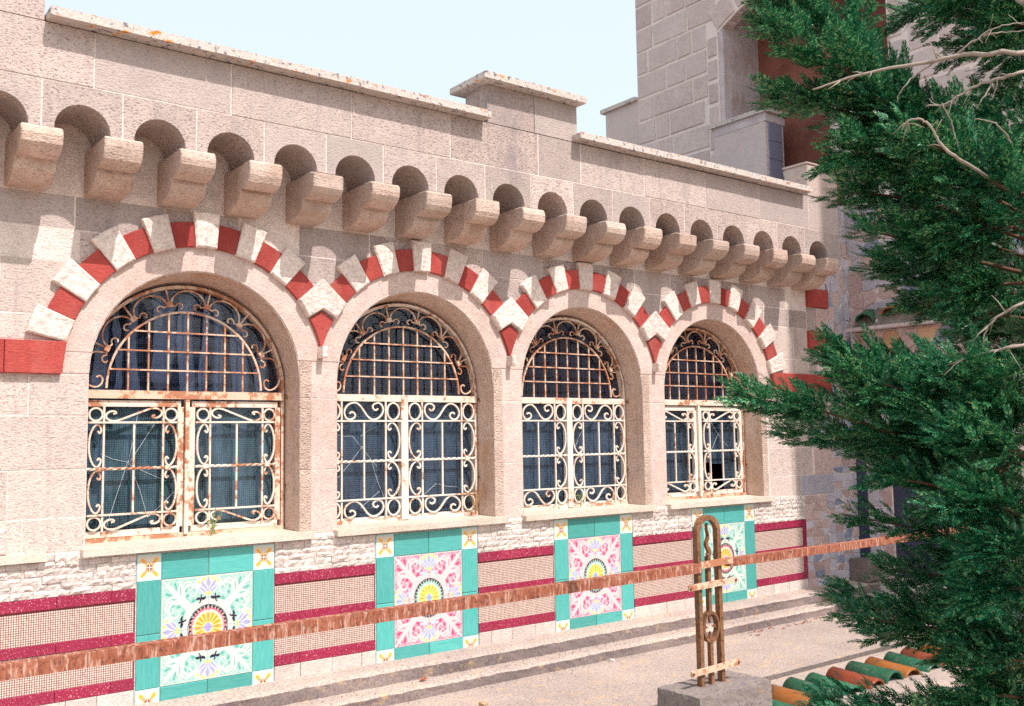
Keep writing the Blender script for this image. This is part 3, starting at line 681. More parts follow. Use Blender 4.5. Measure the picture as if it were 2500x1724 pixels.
# ------------------------------------------------------------------ windows
FY = 0.20
def curl(c, r0, r1, a0, a1, n=14): return spiral(c[0], c[1], r0, r1, a0, a1, n)
WCX = 0.607
def w_mesh(parts):
    V, F = [], []
    for v, f in parts:
        k = len(V); V += v; F += [[i + k for i in q] for q in f]
    me = bpy.data.meshes.new('bar'); me.from_pydata(V, [], F); me.update(); return me
CACHE = {}
def put(win, name, key, path, w_, h_, mat, y=0.0, closed=False, twist=0, k=0):
    kk = (key, mat)
    if kk not in CACHE: CACHE[kk] = w_mesh([sweep(path, w_, h_, closed, twist)])
    return link(name, CACHE[kk], mat, win, (WCX + k * PER, FY + y, 0))
def build_window(k):
    style = 'A' if k in (0, 3) else 'B'
    iron = {0: 'worn_iron', 1: 'white_iron', 2: 'white_iron', 3: 'white_iron'}[k]; fan = 'rusted_iron'
    fr = 'rusted_iron' if k in (0, 3) else 'worn_iron'
    path = [(-.59, .045), (-.59, .885)] + arch_pts(0, .885, .59, 180, 0, 32)[1:] + [(.59, .045)]
    key = ('frame', fr)
    if key not in CACHE: CACHE[key] = w_mesh([sweep(path, .018, .05), sweep([(-.6, .052), (.6, .052)], .028, .06)])
    win = link('window', CACHE[key], fr, bld, (WCX + k * PER, FY, 0))
    lab = {0: 'window with rusty fanlight grille and torn curtain', 1: 'white grilled window with a dry weed at its sill', 2: 'narrow looking grilled window with blue blind', 3: 'grilled window with a broken lower pane'}
    win['label'] = lab[k]
    O = lambda name, key, path, w_, h_, mat, y=0.0, closed=False, twist=0: link_child(win, name, key, path, w_, h_, mat, y, closed, twist)
    # fanlight
    O('inner_arch', 'ia', arch_pts(0, .88, .446, 180, 0, 30), .0115, .012, fan, -.025)
    for i in range(-3, 4):
        x = i * .1105; O('bar', ('fv', i), [(x, .862), (x, .88 + math.sqrt(.446 ** 2 - x * x))], .0095, .010, fan, -.024)
    for i, z in enumerate((.985, 1.094, 1.204)):
        h = math.sqrt(.446 ** 2 - (z - .88) ** 2); O('bar', ('fh', i), [(-h, z), (h, z)], .0085, .009, fan, -.034)
    ang = [26 + i * 25.6 for i in range(6)]
    for i, a in enumerate(ang):
        c = math.cos(R(a)); s_ = math.sin(R(a)); rr = .497; O('clasp', ('cl', i), [(c * (rr - .014), .88 + s_ * (rr - .014)), (c * (rr + .014), .88 + s_ * (rr + .014))], .034, .024, fan, -.026)
        O('bar', ('spk', i), [(c * .505, .88 + s_ * .505), (c * .585, .88 + s_ * .585)], .008, .010, fan, -.024)
        for sg in (-1, 1):                              # small feet curling onto the inner arch
            a2 = a + sg * 7.0; cc = (math.cos(R(a2)) * .478, .88 + math.sin(R(a2)) * .478)
            ps = [(c * .497, .88 + s_ * .497)] + spiral(cc[0], cc[1], .026, .010, a + (-70 if sg > 0 else 70) + 0, a + (-70 if sg > 0 else 70) - sg * -250, 9); O('scroll', ('ft', i, sg), ps, .0075, .010, fan, -.024)
    for i in range(5):
        am = (ang[i] + ang[i + 1]) / 2; e = Vector((math.cos(R(am)), math.sin(R(am)))); tn = Vector((-e.y, e.x)); pts = []
        for j in range(17):
            t = math.pi * j / 16; q = e * (.495 + .078 * math.sin(t)) + tn * (-.098 * math.cos(t)); pts.append((q.x, .88 + q.y))
        O('scroll', ('loop', i), pts, .0085, .010, fan, -.022)
    for sg in (-1, 1):
        ps = [(sg * .452, 1.075), (sg * .52, 1.075), (sg * .563, 1.03), (sg * .572, .965), (sg * .548, .905), (sg * .505, .885), (sg * .474, .90), (sg * .466, .93), (sg * .482, .948), (sg * .498, .938)]
        O('scroll', ('end', sg), [tuple(q) for q in spline(ps, 24)], .0085, .010, fan, -.022)
    # transom and sashes
    O('transom', ('tr', style), [(-.59, .846), (.59, .846)], .046 if style == 'A' else .044, .05, 'worn_iron' if k else 'rusted_iron', -.012)
    if style == 'A':
        for sg in (-1, 1):
            xa, xb = sg * .016, sg * .575; lo, hi = min(xa, xb), max(xa, xb)
            pth = [(lo + .017, .085), (hi - .017, .085), (hi - .017, .796), (lo + .017, .796)]
            O('sash_frame', ('sf', sg), [pth[0], pth[1]], .034, .03, 'worn_iron' if k == 0 else iron, -.006); O('sash_frame', ('sf2', sg), [pth[3], pth[2]], .034, .03, 'worn_iron' if k == 0 else iron, -.006)
            O('sash_frame', ('sf3', sg), [(pth[0][0], .102), (pth[0][0], .779)], .034, .03, iron, -.006); O('sash_frame', ('sf4', sg), [(pth[1][0], .102), (pth[1][0], .779)], .034, .03, iron, -.006)
        O('mullion', 'mu', [(0, .06), (0, .82)], .022, .05, iron, -.016)
        xin, xout, zb, zt = .05, .541, .102, .779
    else:
        O('mullion', 'muB', [(0, .05), (0, .868)], .052, .05, iron, -.016)
        O('sash_frame', 'sb', [(-.585, .068), (.585, .068)], .02, .03, iron, -.006)
        xin, xout, zb, zt = .026, .578, .075, .824
    for sg in (-1, 1):
        wcol = .115 if style == 'B' else .085; b1, b2, bm = xin + wcol, xout - wcol, (xin + xout) / 2
        hb = .107 if style == 'B' else .088; z1, z2 = zb + hb + (.012 if style == 'B' else 0), zt - hb - (.02 if style == 'B' else 0); zm = .438
        for q, xx in enumerate((b1, b2)): O('bar', ('v', style, q, sg), [(sg * xx, zb), (sg * xx, zt)], .0105, .012, iron, -.030)
        O('bar', ('vm', style, sg), [(sg * bm, z1), (sg * bm, z2)], .0105, .012, iron, -.030)
        for q, zz in enumerate((z1, z2)): O('bar', ('h', style, q, sg), [(sg * xin, zz), (sg * xout, zz)], .0105, .012, iron, -.036)
        n = 40; O('bar', ('tw', style, sg), [(sg * (xin + (xout - xin) * i / n), zm) for i in range(n + 1)], .012, .012, iron, -.036, twist=.5)
        for (za, zc_) in ((zb, z1), (z2, zt)):
            rr = min((zc_ - za) / 2, wcol / 2) - .008; zz = (za + zc_) / 2
            for q, xx in enumerate(((xin + b1) / 2, (b2 + xout) / 2)):
                O('ring', ('r', style, q, sg, za), [(sg * xx + rr * (1.0 if style == 'A' else .92) * math.cos(2 * math.pi * i / 20), zz + (rr if style == 'A' else (zc_ - za) / 2 - .008) * math.sin(2 * math.pi * i / 20)) for i in range(20)], .0098, .012, iron, -.030, True)
            # S scroll across the band
            hgt = (zc_ - za) / 2 - .008; wd = (b2 - b1) / 2 - .008; S_ = []
            if style == 'A':
                half = [(0, 0), (.32, .52), (.58, .92), (.80, .96), (.96, .60), (.98, .05), (.86, -.42), (.70, -.48), (.64, -.22), (.74, -.08)]
            else:
                half = [(0, 0), (.18, .62), (.40, .98), (.66, .86), (.86, .40), (.93, -.2), (.84, -.8), (.64, -.98), (.44, -.72), (.44, -.3), (.58, -.1), (.68, -.3)]
            pts = [(-x, -z) for x, z in half[::-1]] + half[1:]; fl = -sg if style == 'B' else (sg if k == 0 else -sg)
            fl *= -1
            S_ = [tuple(q) for q in spline([(bm * sg + fl * x * wd, zz + z * hgt) for x, z in pts], 44)]
            O('scroll', ('S', style, sg, za, fl), S_, .0098, .012, iron, -.030)
        for (za, zc_) in ((z1, zm), (zm, z2)):
            for q, (xa, xb, dr) in enumerate(((b1, xin, 1), (b2, xout, -1))):
                wd = abs(xa - xb) - .012; h2 = (zc_ - za) / 2 - .006; zz = (za + zc_) / 2
                half = [(.95, 0), (.90, .42), (.70, .78), (.42, .96), (.18, .86), (.10, .66), (.22, .56), (.34, .66)]
                pts = [(x, -z) for x, z in half[::-1]] + half[1:]; sd_ = 1 if xb > xa else -1
                O('scroll', ('C', style, sg, za, q), [tuple(p) for p in spline([(sg * (xa + sd_ * (.006 + x * wd)), zz + z * h2) for x, z in pts], 30)], .0092, .012, iron, -.030)
                if za == z1: O('clasp', ('cc', style, sg, q), [(sg * (xa + sd_ * .36 * wd), zm - .012), (sg * (xa + sd_ * .36 * wd), zm + .012)], .03, .02, iron, -.034)
    # panes
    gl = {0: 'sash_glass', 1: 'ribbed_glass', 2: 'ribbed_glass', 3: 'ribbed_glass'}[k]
    ap = [(-.58, .86)] + [(x, z) for x, z in arch_pts(0, .885, .58, 178, 2, 24)] + [(.58, .86)]
    def pane(poly, mt):
        n = len(poly); return mk('pane', [(x, 0, z) for x, z in poly], [list(range(n))] if area(poly) > 0 else [list(range(n))[::-1]], mt, win)
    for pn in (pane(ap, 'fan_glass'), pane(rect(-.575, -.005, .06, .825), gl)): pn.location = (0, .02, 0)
    if k == 3:                                           # the lower right pane has lost a piece
        hole = [(.17, .06), (.165, .13), (.098, .29), (.118, .345), (.20, .322), (.335, .318), (.352, .06)]
        p1 = pane([(.005, .06), (.17, .06), (.165, .13), (.098, .29), (.118, .345), (.005, .40)], gl); p2 = pane([(.005, .405), (.118, .35), (.20, .327), (.335, .323), (.575, .36), (.575, .825), (.005, .825)], gl); p3 = pane([(.358, .06), (.575, .06), (.575, .355), (.34, .318)], gl)
        for pn in (p1, p2, p3): pn.location = (0, .02, 0)
        segs = [[(.09, .28), (.30, .58)], [(.30, .58), (.20, .70)], [(.30, .58), (.42, .47)], [(.10, .29), (.03, .14)], [(.10, .30), (.24, .03 + .06)], [(.20, .327), (.12, .42)]]
    else:
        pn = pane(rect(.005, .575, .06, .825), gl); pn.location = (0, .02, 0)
        segs = {0: [[(-.42, .12), (-.31, .48)], [(-.31, .48), (-.20, .16)], [(-.31, .46), (-.16, .70)], [(-.31, .46), (-.10, .36)], [(-.31, .47), (-.46, .52)], [(-.31, .47), (-.26, .76)], [(-.20, .16), (-.05, .30)]], 1: [[(-.50, .62), (-.36, .60)], [(-.36, .60), (-.18, .40)], [(-.52, .28), (-.28, .54)], [(-.30, .60), (-.18, .66)], [(-.30, .14), (-.16, .24)], [(.12, .17), (.28, .27)], [(.28, .27), (.46, .24)], [(-.22, .44), (-.12, .18)]], 2: [[(-.46, .62), (-.40, .70)], [(-.5, .56), (-.38, .74)], [(.10, .5), (.2, .66)]]}[k]
    for sgm in segs:
        mid = ((sgm[0][0] + sgm[1][0]) / 2 + random.uniform(-.01, .01), (sgm[0][1] + sgm[1][1]) / 2 + random.uniform(-.01, .01))
        v, f = sweep([sgm[0], mid, sgm[1]], .0013, .002); o = mk('crack', v, f, 'crack_white', win); o.location = (0, .017, 0)
    v, f = tube3([(.606, -.02, .845), (.618, -.045, .85), (.612, -.05, .83)], .012, .008, 6); mk('hinge', v, f, 'brown_iron', win); v, f = tube3([(.606, -.02, .30), (.62, -.04, .31), (.612, -.045, .28)], .012, .008, 6); mk('hinge', v, f, 'brown_iron', win)
    return win
def link_child(win, name, key, path, w_, h_, mat, y, closed, twist):
    kk = (key, mat)
    if kk not in CACHE: CACHE[kk] = w_mesh([sweep(path, w_, h_, closed, twist)])
    return link(name, CACHE[kk], mat, win, (0, y, 0))
for k in range(4): build_window(k)
# torn curtain inside the first window
def curtain():
    V, F = [], []
    for (x0, x1, zt, zb) in ((-.56, -.50, 1.2, .30), (-.47, -.40, 1.3, .20), (-.37, -.33, 1.4, .86), (-.29, -.22, 1.42, .40), (-.15, -.03, 1.47, .93), (.00, .09, 1.47, .12), (.13, .17, 1.45, .60), (.21, .28, 1.42, .10), (.33, .44, 1.36, .14), (.48, .56, 1.2, .12)):
        n = 9
        for side in range(1):
            k = len(V)
            for i in range(n + 1):
                z = zt + (zb - zt) * i / n
                for j in range(4): V.append((x0 + (x1 - x0) * j / 3 + .012 * math.sin(z * 9 + x0 * 20) + random.uniform(-.006, .006), .018 * math.sin(j * 2.1 + x0 * 40), z + (random.uniform(-.05, .05) if i == n else 0)))
            for i in range(n):
                for j in range(3): a = k + i * 4 + j; F.append([a, a + 1, a + 5, a + 4])
    o = mk('torn_curtain', V, F, 'curtain_cloth', smooth=True); o.location = (WCX, FY + .14, 0)
    md = o.modifiers.new('thickness', 'SOLIDIFY'); md.thickness = 0.002
    return tag(o, 'torn bluish white curtain hanging in strips behind the leftmost window', 'curtain')
curtain()
def blind(k, label):
    V, F = [], []
    for i in range(40):
        z = .06 + i * .02
        if z > .80: break
        v, f = box_mesh(-.56, .56, 0, .006, z, z + .016); b = len(V); V += [(x, y - (zz - z) * .4, zz) for x, y, zz in v]; F += [[q + b for q in ff] for ff in f]
    o = mk('window_blind', V, F, 'slate'); o.location = (WCX + k * PER, FY + .12, 0); return tag(o, label, 'blind')
blind(2, 'closed slatted blind behind the third window from the left')
blind(1, 'closed slatted blind behind the second window from the left')

# ------------------------------------------------------------------ wing and tower on the right
tower = thing('tower', 'tall grey block tower with an arched loggia rising behind the tree', 'tower')
TY0, TY1 = 2.79, -6.6                                     # its face runs from behind the parapet out towards the viewer
ttop = 12.5
# core of the facing wall with the loggia opening left out
S0, S1, SPR, RISE = -1.52, .53, 5.07, .30
hw_ = (S1 - S0) / 2; RAD = (hw_ ** 2 + RISE ** 2) / (2 * RISE); SC_ = (S0 + S1) / 2
def arc_z(s_): return SPR + math.sqrt(max(0, RAD ** 2 - (s_ - SC_) ** 2)) - (RAD - RISE)
tw = []
for (sa, sb, za, zb, d0, d1) in ((-TY0, S0, GZ, ttop, .006, .14), (S1, -TY1, GZ, ttop, .006, .14), (S0, S1, 5.5, ttop, .006, .14), (S0, S1, GZ, 3.2, .006, .14), (-.13, S1, 3.2, 4.0, .006, .14)):
    tw.append((7 + d0, 7 + d1, -sb, -sa, za, zb))
tw += [(7.14, 12, -TY1 * -1 if False else TY1, TY1 + .15, GZ, ttop), (7.14, 12, TY0 - .15, TY0, GZ, ttop), (11.85, 12, TY1 + .15, TY0 - .15, GZ, ttop), (7.14, 11.85, TY1 + .15, TY0 - .15, ttop - .2, ttop)]
tcore = boxes('wall', tw, 'white_mortar', tower)
pts = [(S0 + (S1 - S0) * i / 20, arc_z(S0 + (S1 - S0) * i / 20)) for i in range(21)]
prism('arch_fill', pts + [(S1, 5.51), (S0, 5.51)], .006, .14, 'white_mortar', tower, .003, TOWER)
# loggia interior
boxes('loggia_wall', [(7.63, 7.70, -.60, 1.50, 3.0, 5.8)], 'stucco_brown', tower); boxes('loggia_side', [(7.015, 7.63, 1.45, 1.53, 3.0, 5.8)], 'stucco_white', tower); boxes('loggia_side', [(7.015, 7.63, -.61, -.53, 3.0, 5.8)], 'stucco_white', tower)
boxes('loggia_ceiling', [(7.14, 7.63, -.53, 1.45, 5.72, 5.8)], 'stucco_white', tower); boxes('loggia_floor', [(7.14, 7.63, -.53, 1.45, 3.0, 3.2)], 'stucco_brown', tower)
# blocks of the tower face
zr = 2.93; course = 0
while zr < 6.5:
    z0, z1 = zr + .016, zr + .289 - .016; s_ = -TY0 - random.uniform(0, .3)
    while s_ < 3.2:
        l = random.choice([.22, .30, .48, .55, .62]); a, b = max(s_, -TY0) + .015, min(s_ + l, 3.2) - .015; s_ += l
        if b - a < .05: continue
        segs = [(a, b)]
        if z1 > 3.2 and z0 < arc_z(SC_):
            o0 = S0 - .17 if z0 < SPR + .05 else S0 - .02; o1 = S1 + .17 if z0 > 3.95 else -.13
            if z0 >= SPR + .05: o0, o1 = S0 - .02, S1 + .02
            segs = [(p, q) for p, q in ((a, min(b, o0)), (max(a, o1), b)) if q - p > .05]
        for p, q in segs:
            j = lambda: random.uniform(-.006, .006)
            prism('block', [(p + j(), z0 + j()), (q + j(), z0 + j()), (q + j(), z1 + j()), (p + j(), z1 + j())], -.006 + random.uniform(-.003, .003), .03, 'grey_block', tcore, .006, TOWER)
    zr += .289
# jamb stones beside the opening and the arch ring
for i in range(7):
    z0 = 3.2 + i * .267
    prism('jamb_stone', rect(S0 - .165, S0 - .0, z0 + .004, z0 + .263), -.008, .12, 'grey_block', tcore, .03, TOWER)
    if z0 > 3.9: prism('jamb_stone', rect(S1, S1 + .165, z0 + .004, z0 + .263), -.008, .12, 'grey_block', tcore, .03, TOWER)
for i in range(7):
    a, b = S0 + (S1 - S0) * i / 7, S0 + (S1 - S0) * (i + 1) / 7; k = lambda x: (x - SC_) / RAD
    p = [(a, arc_z(a)), ((a + b) / 2, arc_z((a + b) / 2)), (b, arc_z(b)), (b + k(b) * .3, arc_z(b) + .29), (a + k(a) * .3, arc_z(a) + .29)]
    prism('arch_stone', p, -.008, .16, 'grey_block', tcore, .035, TOWER)
# balcony pier with cap and blue tiles
rbox('pier', 7 - .015, 7.3, .905, 1.60, 3.1, 3.89, 'grey_block', tower, .006); rbox('pier_band', 7 - .02, 7.32, .895, 1.60, 3.89, 3.985, 'stucco_white', tower, .006); rbox('pier_cap', 7 - .05, 7.36, .86, 1.64, 3.985, 4.03, 'coping_stone', tower, .008)
for i in range(4): rbox('blue_tile', 7.03, 7.26, .893, .905, 3.09 + i * .2, 3.285 + i * .2, 'blue_tile', tower, .003)
# lower parapets of the tower, left of its corner
rbox('parapet', 7.0, 7.3, TY0, 3.36, 2.9, 4.66, 'grey_block', tower, .006); rbox('coping_slab', 6.96, 7.34, TY0, 3.42, 4.66, 4.71, 'coping_stone', tower, .008)
rbox('parapet', 7.0, 7.3, 3.36, 3.85, 2.9, 4.25, 'grey_block', tower, .006); rbox('coping_slab', 6.96, 7.34, 3.42, 3.9, 4.25, 4.30, 'coping_stone', tower, .008)
# shaded link wall with irregular facing between the arcade corner and the tower
link_wall = box('link_wall', 6.55, 7.0, .004, .25, GZ, 2.98, 'white_mortar', tower)
def crazy(parent, x0, x1, z0, z1, cw, chh, d0, xf, mats, skip=None, jit=.38):
    nx = max(1, round((x1 - x0) / cw)); nz = max(1, round((z1 - z0) / chh)); G = {}
    for j in range(nz + 1):
        for i in range(nx + 1):
            dx = 0 if i in (0, nx) else random.uniform(-jit, jit) * cw; dz = 0 if j in (0, nz) else random.uniform(-jit, jit) * chh
            G[i, j] = (x0 + (x1 - x0) * i / nx + dx, z0 + (z1 - z0) * j / nz + dz)
    for j in range(nz):
        for i in range(nx):
            p = [G[i, j], G[i + 1, j], G[i + 1, j + 1], G[i, j + 1]]; cx = sum(q[0] for q in p) / 4; cz = sum(q[1] for q in p) / 4
            if skip and skip(cx, cz): continue
            if random.random() < .35:                        # knock a corner off
                q = random.randrange(4); a, b, c = p[q - 1], p[q], p[(q + 1) % 4]; p = p[:q] + [(b[0] * .6 + a[0] * .4, b[1] * .6 + a[1] * .4), (b[0] * .6 + c[0] * .4, b[1] * .6 + c[1] * .4)] + p[q + 1:]
            if area(p) < 0: continue
            prism('stone', inset(p, .005), d0 - random.uniform(0, .008), d0 + .03, random.choices([q[0] for q in mats], [q[1] for q in mats])[0], parent, .003, xf)
MM = [('pale_facing', 5), ('pink_facing', 3), ('blue_facing', 1.2)]
crazy(link_wall, 6.605, 7.0, 1.10, 2.78, .10, .17, .0, IDENT, MM)
crazy(link_wall, 6.605, 7.0, -.78, 1.10, .12, .075, .0, IDENT, MM, jit=.22)
crazy(wall, 6.145, 6.60, -.81, .015, .13, .075, -.004, IDENT, MM, jit=.2)
rbox('block', 6.36, 7.0, -.004, .2, 2.79, 3.04, 'stucco_brown', tower, .005); rbox('coping_slab', 6.36, 7.0, -.06, .24, 3.04, 3.085, 'coping_stone', tower, .006)
# facing on the wing's left side, door and porch
wing = prism('wing_facing', rect(0.0, 1.75, GZ + .01, 2.75), -.02, .005, 'white_mortar', tower, .002, TOWER)
crazy(wing, .01, 1.74, 1.60, 2.74, .17, .16, -.026, TOWER, MM)
crazy(wing, .12, .36, -.78, 1.15, .12, .14, -.026, TOWER, [('pink_facing', 3), ('pale_facing', 2)])
prism('door_jamb', rect(.0, .11, -.75, 1.10), -.034, .0, 'dark_blue_paint_and_shade', tower, .004, TOWER)
prism('doorway_shade', rect(.37, 1.35, -.75, 1.16), -.024, .0, 'dark_blue_paint_and_shade', tower, .004, TOWER)  # flat dark panel: shade of the door recess put into its colour
rbox('rubble_block', 6.78, 6.985, -.22, -.01, -.80, -.60, 'rubble', tower, .02)
porch = box('porch_lintel', 6.90, 6.98, -1.6, -.06, 1.17, 1.52, 'stucco_white', tower)
LX = lambda s_, d, z: (6.90 + d, -s_, z)
crazy(porch, .22, 1.58, 1.18, 1.51, .17, .15, -.006, LX, [('ochre_facing', 4), ('pink_facing', 3), ('blue_facing', 1)])
for i in range(9): prism('vent_slat', rect(.13, .19, 1.36 + i * .018, 1.368 + i * .018), -.012, .0, 'ochre_facing', tower, .001, LX)
prism('ochre_tile', rect(.07, .20, 1.19, 1.335), -.010, .0, 'ochre_tile', tower, .003, LX); prism('green_tile', rect(.09, .24, .90, 1.03), -.04, .0, 'deep_teal_tile', tower, .003, LX)
rbox('porch_ledge', 6.78, 6.995, -1.65, -.09, 1.525, 1.555, 'stucco_white', tower, .006)
mk('porch_roof', [(6.83, -1.6, 1.556), (6.98, -1.6, 1.75), (6.98, -.16, 1.75), (6.83, -.12, 1.556), (6.98, -1.6, 1.556), (6.98, -.12, 1.556)], [[0, 3, 2, 1], [3, 5, 2], [0, 1, 4], [1, 2, 5, 4], [0, 4, 5, 3]], 'rubble', tower)
def roof_tile_mesh(L=.30, r0=.088, r1=.072, t=.011, n=12, ang=178):
    """barrel tile: open half cone, axis along -y, mouth at y=-L"""
    V, F = [], []
    for (y, rr) in ((-L, r0), (-L * .96, r0), (-L * .5, (r0 + r1) / 2), (0, r1)):
        for q in (0, 1):
            for i in range(n + 1):
                th = R(90 - ang / 2 + ang * i / n); r_ = rr - q * t + (.004 if y <= -L * .95 else 0); V.append((r_ * math.cos(th), y, r_ * math.sin(th)))
    m_ = n + 1
    for k in range(3):
        for i in range(n):
            a, b = k * 2 * m_ + i, (k + 1) * 2 * m_ + i; F.append([a, b, b + 1, a + 1]); a += m_; b += m_; F.append([a + 1, b + 1, b, a])
        for i in (0, n): a, b = k * 2 * m_ + i, (k + 1) * 2 * m_ + i; F.append([a, a + m_, b + m_, b] if i == 0 else [b, b + m_, a + m_, a])
    for i in range(n): F.append([i, i + 1, i + 1 + m_, i + m_]); e = 6 * m_; F.append([e + i + 1, e + i, e + i + m_, e + i + 1 + m_])
    me = bpy.data.meshes.new('roof_tile'); me.from_pydata(V, [], F); me.update(); me.polygons.foreach_set('use_smooth', [abs(p.normal.y) < .9 for p in me.polygons]); return me
RT = {c: roof_tile_mesh() for c in ('green_roof_tile', 'ochre_roof_tile', 'red_roof_tile')}
for me_k, me_v in RT.items(): me_v.materials.append(MATS[me_k])
for (y, z, c, rz, l) in ((-.225, 1.555, 'green_roof_tile', -R(78), .62), (-.46, 1.575, 'ochre_roof_tile', -R(70), .45), (-.66, 1.60, 'green_roof_tile', -R(100), .3), (-.84, 1.575, 'ochre_roof_tile', -R(72), .7), (-1.08, 1.565, 'green_roof_tile', -R(90), .7), (-1.32, 1.565, 'ochre_roof_tile', -R(90), .7)):
    o = link('roof_tile', RT[c], None, tower, (6.985, y, z + .12), None, (1, l, 1)); o.rotation_euler = (R(24), 0, rz)
for i in range(16):
    link('rubble_stone', RS[i % 10], 'rubble', tower, (6.84 + random.uniform(0, .1), -random.uniform(.3, 1.5), 1.57 + random.uniform(0, .04)), (random.uniform(0, 3), random.uniform(0, 3), random.uniform(0, 3)), (.04, .02, .03))

# ------------------------------------------------------------------ railing on its concrete block
blk = bpy.data.meshes.new('concrete_block')
def rough_block(x0, x1, y0, y1, z0, z1, n=14, amp=.0022):
    import bmesh
    bm = bmesh.new(); bmesh.ops.create_cube(bm, size=1); bmesh.ops.subdivide_edges(bm, edges=bm.edges[:], cuts=n, use_grid_fill=True)
    for v in bm.verts:
        e = sum(abs(abs(c) - .5) < 1e-4 for c in v.co); q = 1 - (.010 if e >= 2 else 0) * random.uniform(.3, 1.4)
        v.co = Vector((x0 + (v.co.x * q + .5) * (x1 - x0), y0 + (v.co.y * q + .5) * (y1 - y0), z0 + (v.co.z * q + .5) * (z1 - z0))) + Vector([random.uniform(-amp, amp) for _ in range(3)])
    me = bpy.data.meshes.new('concrete_block'); bm.to_mesh(me); bm.free(); return me
o = link('concrete_block', rough_block(2.285, 2.835, -2.15, -1.865, TZ - .02, -.688), 'old_concrete')
tag(o, 'weathered concrete block carrying the iron railing post', 'block')
rl = thing('iron_railing', 'rusty iron railing with round-topped post and long flat rails', 'railing', loc=(0, 0, 0))
YP = -2.0
def rail(xa, xb, za, zb, h=.047, d=.05):
    v, f = box_mesh(0, 1, -d / 2, d / 2, -h, 0); v = [(xa + (xb - xa) * p[0], YP + p[1], za + (zb - za) * p[0] + p[2]) for p in v]; return mk('rail', v, f, 'rail_iron', rl)
rail(-2.4, 2.475, -.114, -.078); rail(2.70, 7.0 - .03, -.073, -.07, .042)
PXC = 2.545; arch = [(PXC - .077, -.70)] + arch_pts(PXC, .07, .077, 180, 0, 16) + [(PXC + .077, -.70)]
v, f = sweep(arch, .026, .03); o = mk('post_frame', v, f, 'brown_iron', rl); o.location = (0, YP, 0)
for nm, path, w_, h_, y in (('center_bar', [(PXC, -.70), (PXC, -.478)], .022, .022, 0), ('center_bar', [(PXC, -.33), (PXC, -.05)], .022, .022, 0), ('clamp_bar', [(PXC - .175, -.193), (PXC + .19, -.184)], .030, .010, -.024), ('clamp_bar', [(PXC - .175, -.612), (PXC + .19, -.602)], .030, .010, -.024), ('clamp_bar', [(PXC - .08, -.088), (PXC + .16, -.08)], .034, .010, -.024)):
    v, f = sweep(path, w_, h_); o = mk(nm, v, f, 'rusted_iron' if nm == 'clamp_bar' else 'brown_iron', rl); o.location = (0, YP + y, 0)
for (x, z) in ((PXC - .165, -.193), (PXC + .18, -.184), (PXC - .165, -.612), (PXC + .18, -.602)):
    v, f = tube3([(x, YP - .036, z), (x, YP - .026, z)], .007, .007, 8); mk('bolt', v, f, 'brown_iron', rl)
v, f = sweep([(PXC + .054 * math.cos(2 * math.pi * i / 24), -.404 + .072 * math.sin(2 * math.pi * i / 24)) for i in range(24)], .014, .03, True); o = mk('ring', v, f, 'brown_iron', rl); o.location = (0, YP, 0)
for k, (dx, dz, l) in enumerate(((0, 1, .05), (0, -1, .045), (1, 0, .032), (-1, 0, .032))):
    b = (PXC + dx * .050, -.404 + dz * .068); pth = [b, (b[0] - dx * l, b[1] - dz * l)]; v, f = sweep(pth, lambda t: .026 * (1 - t) + .001, .012); o = mk('ring_spike', v, f, 'brown_iron', rl); o.location = (0, YP, 0)
fl = [(PXC + .014 * math.sin(i * .62) * (1 - i / 22), -.05 + .168 * i / 20) for i in range(21)]
v, f = sweep(fl, lambda t: .022 * (1 - t) + .002, .018); o = mk('flame_finial', v, f, 'brown_iron', rl); o.location = (0, YP, 0)

# ------------------------------------------------------------------ low wall topped with glazed barrel tiles
lw = thing('tiled_wall', 'low terrace wall capped with green and orange barrel tiles under the tree', 'wall')
rbox('wall_core', 3.1, 6.9, -1.96, -1.62, GZ, -.985, 'rubble', lw, .01)
cols_ = ['green_roof_tile', 'ochre_roof_tile', 'green_roof_tile', 'green_roof_tile', 'red_roof_tile', 'green_roof_tile', 'ochre_roof_tile', 'green_roof_tile', 'red_roof_tile', 'ochre_roof_tile', 'green_roof_tile']
for i in range(17):
    x = 3.24 + i * .213
    o = link('roof_tile', RT[cols_[i % len(cols_)]], None, lw, (x, -1.63, -.972 + random.uniform(-.006, .006)), (R(7 + random.uniform(-2, 2)), 0, R(random.uniform(-4, 4))), (1.05, 1.05, 1.05))
    rbox('mortar_strip', x + .100, x + .114, -2.0, -1.9, -1.20, -1.0, 'stucco_white', lw, .003)
    pl = arch_pts(x, -1.235, .045, 180, 0, 8); prism('mortar_plug', pl, -2.01, -1.95, 'stucco_white', lw, .003)
    rbox('pan_tile', x - .096, x + .096, -1.985, -1.955, -1.20, -1.02, 'slate', lw, .006)
ww = rbox('lower_wall', 3.1, 6.9, -2.28, -1.97, GZ, -1.26, 'ochre_facing', lw, .01)

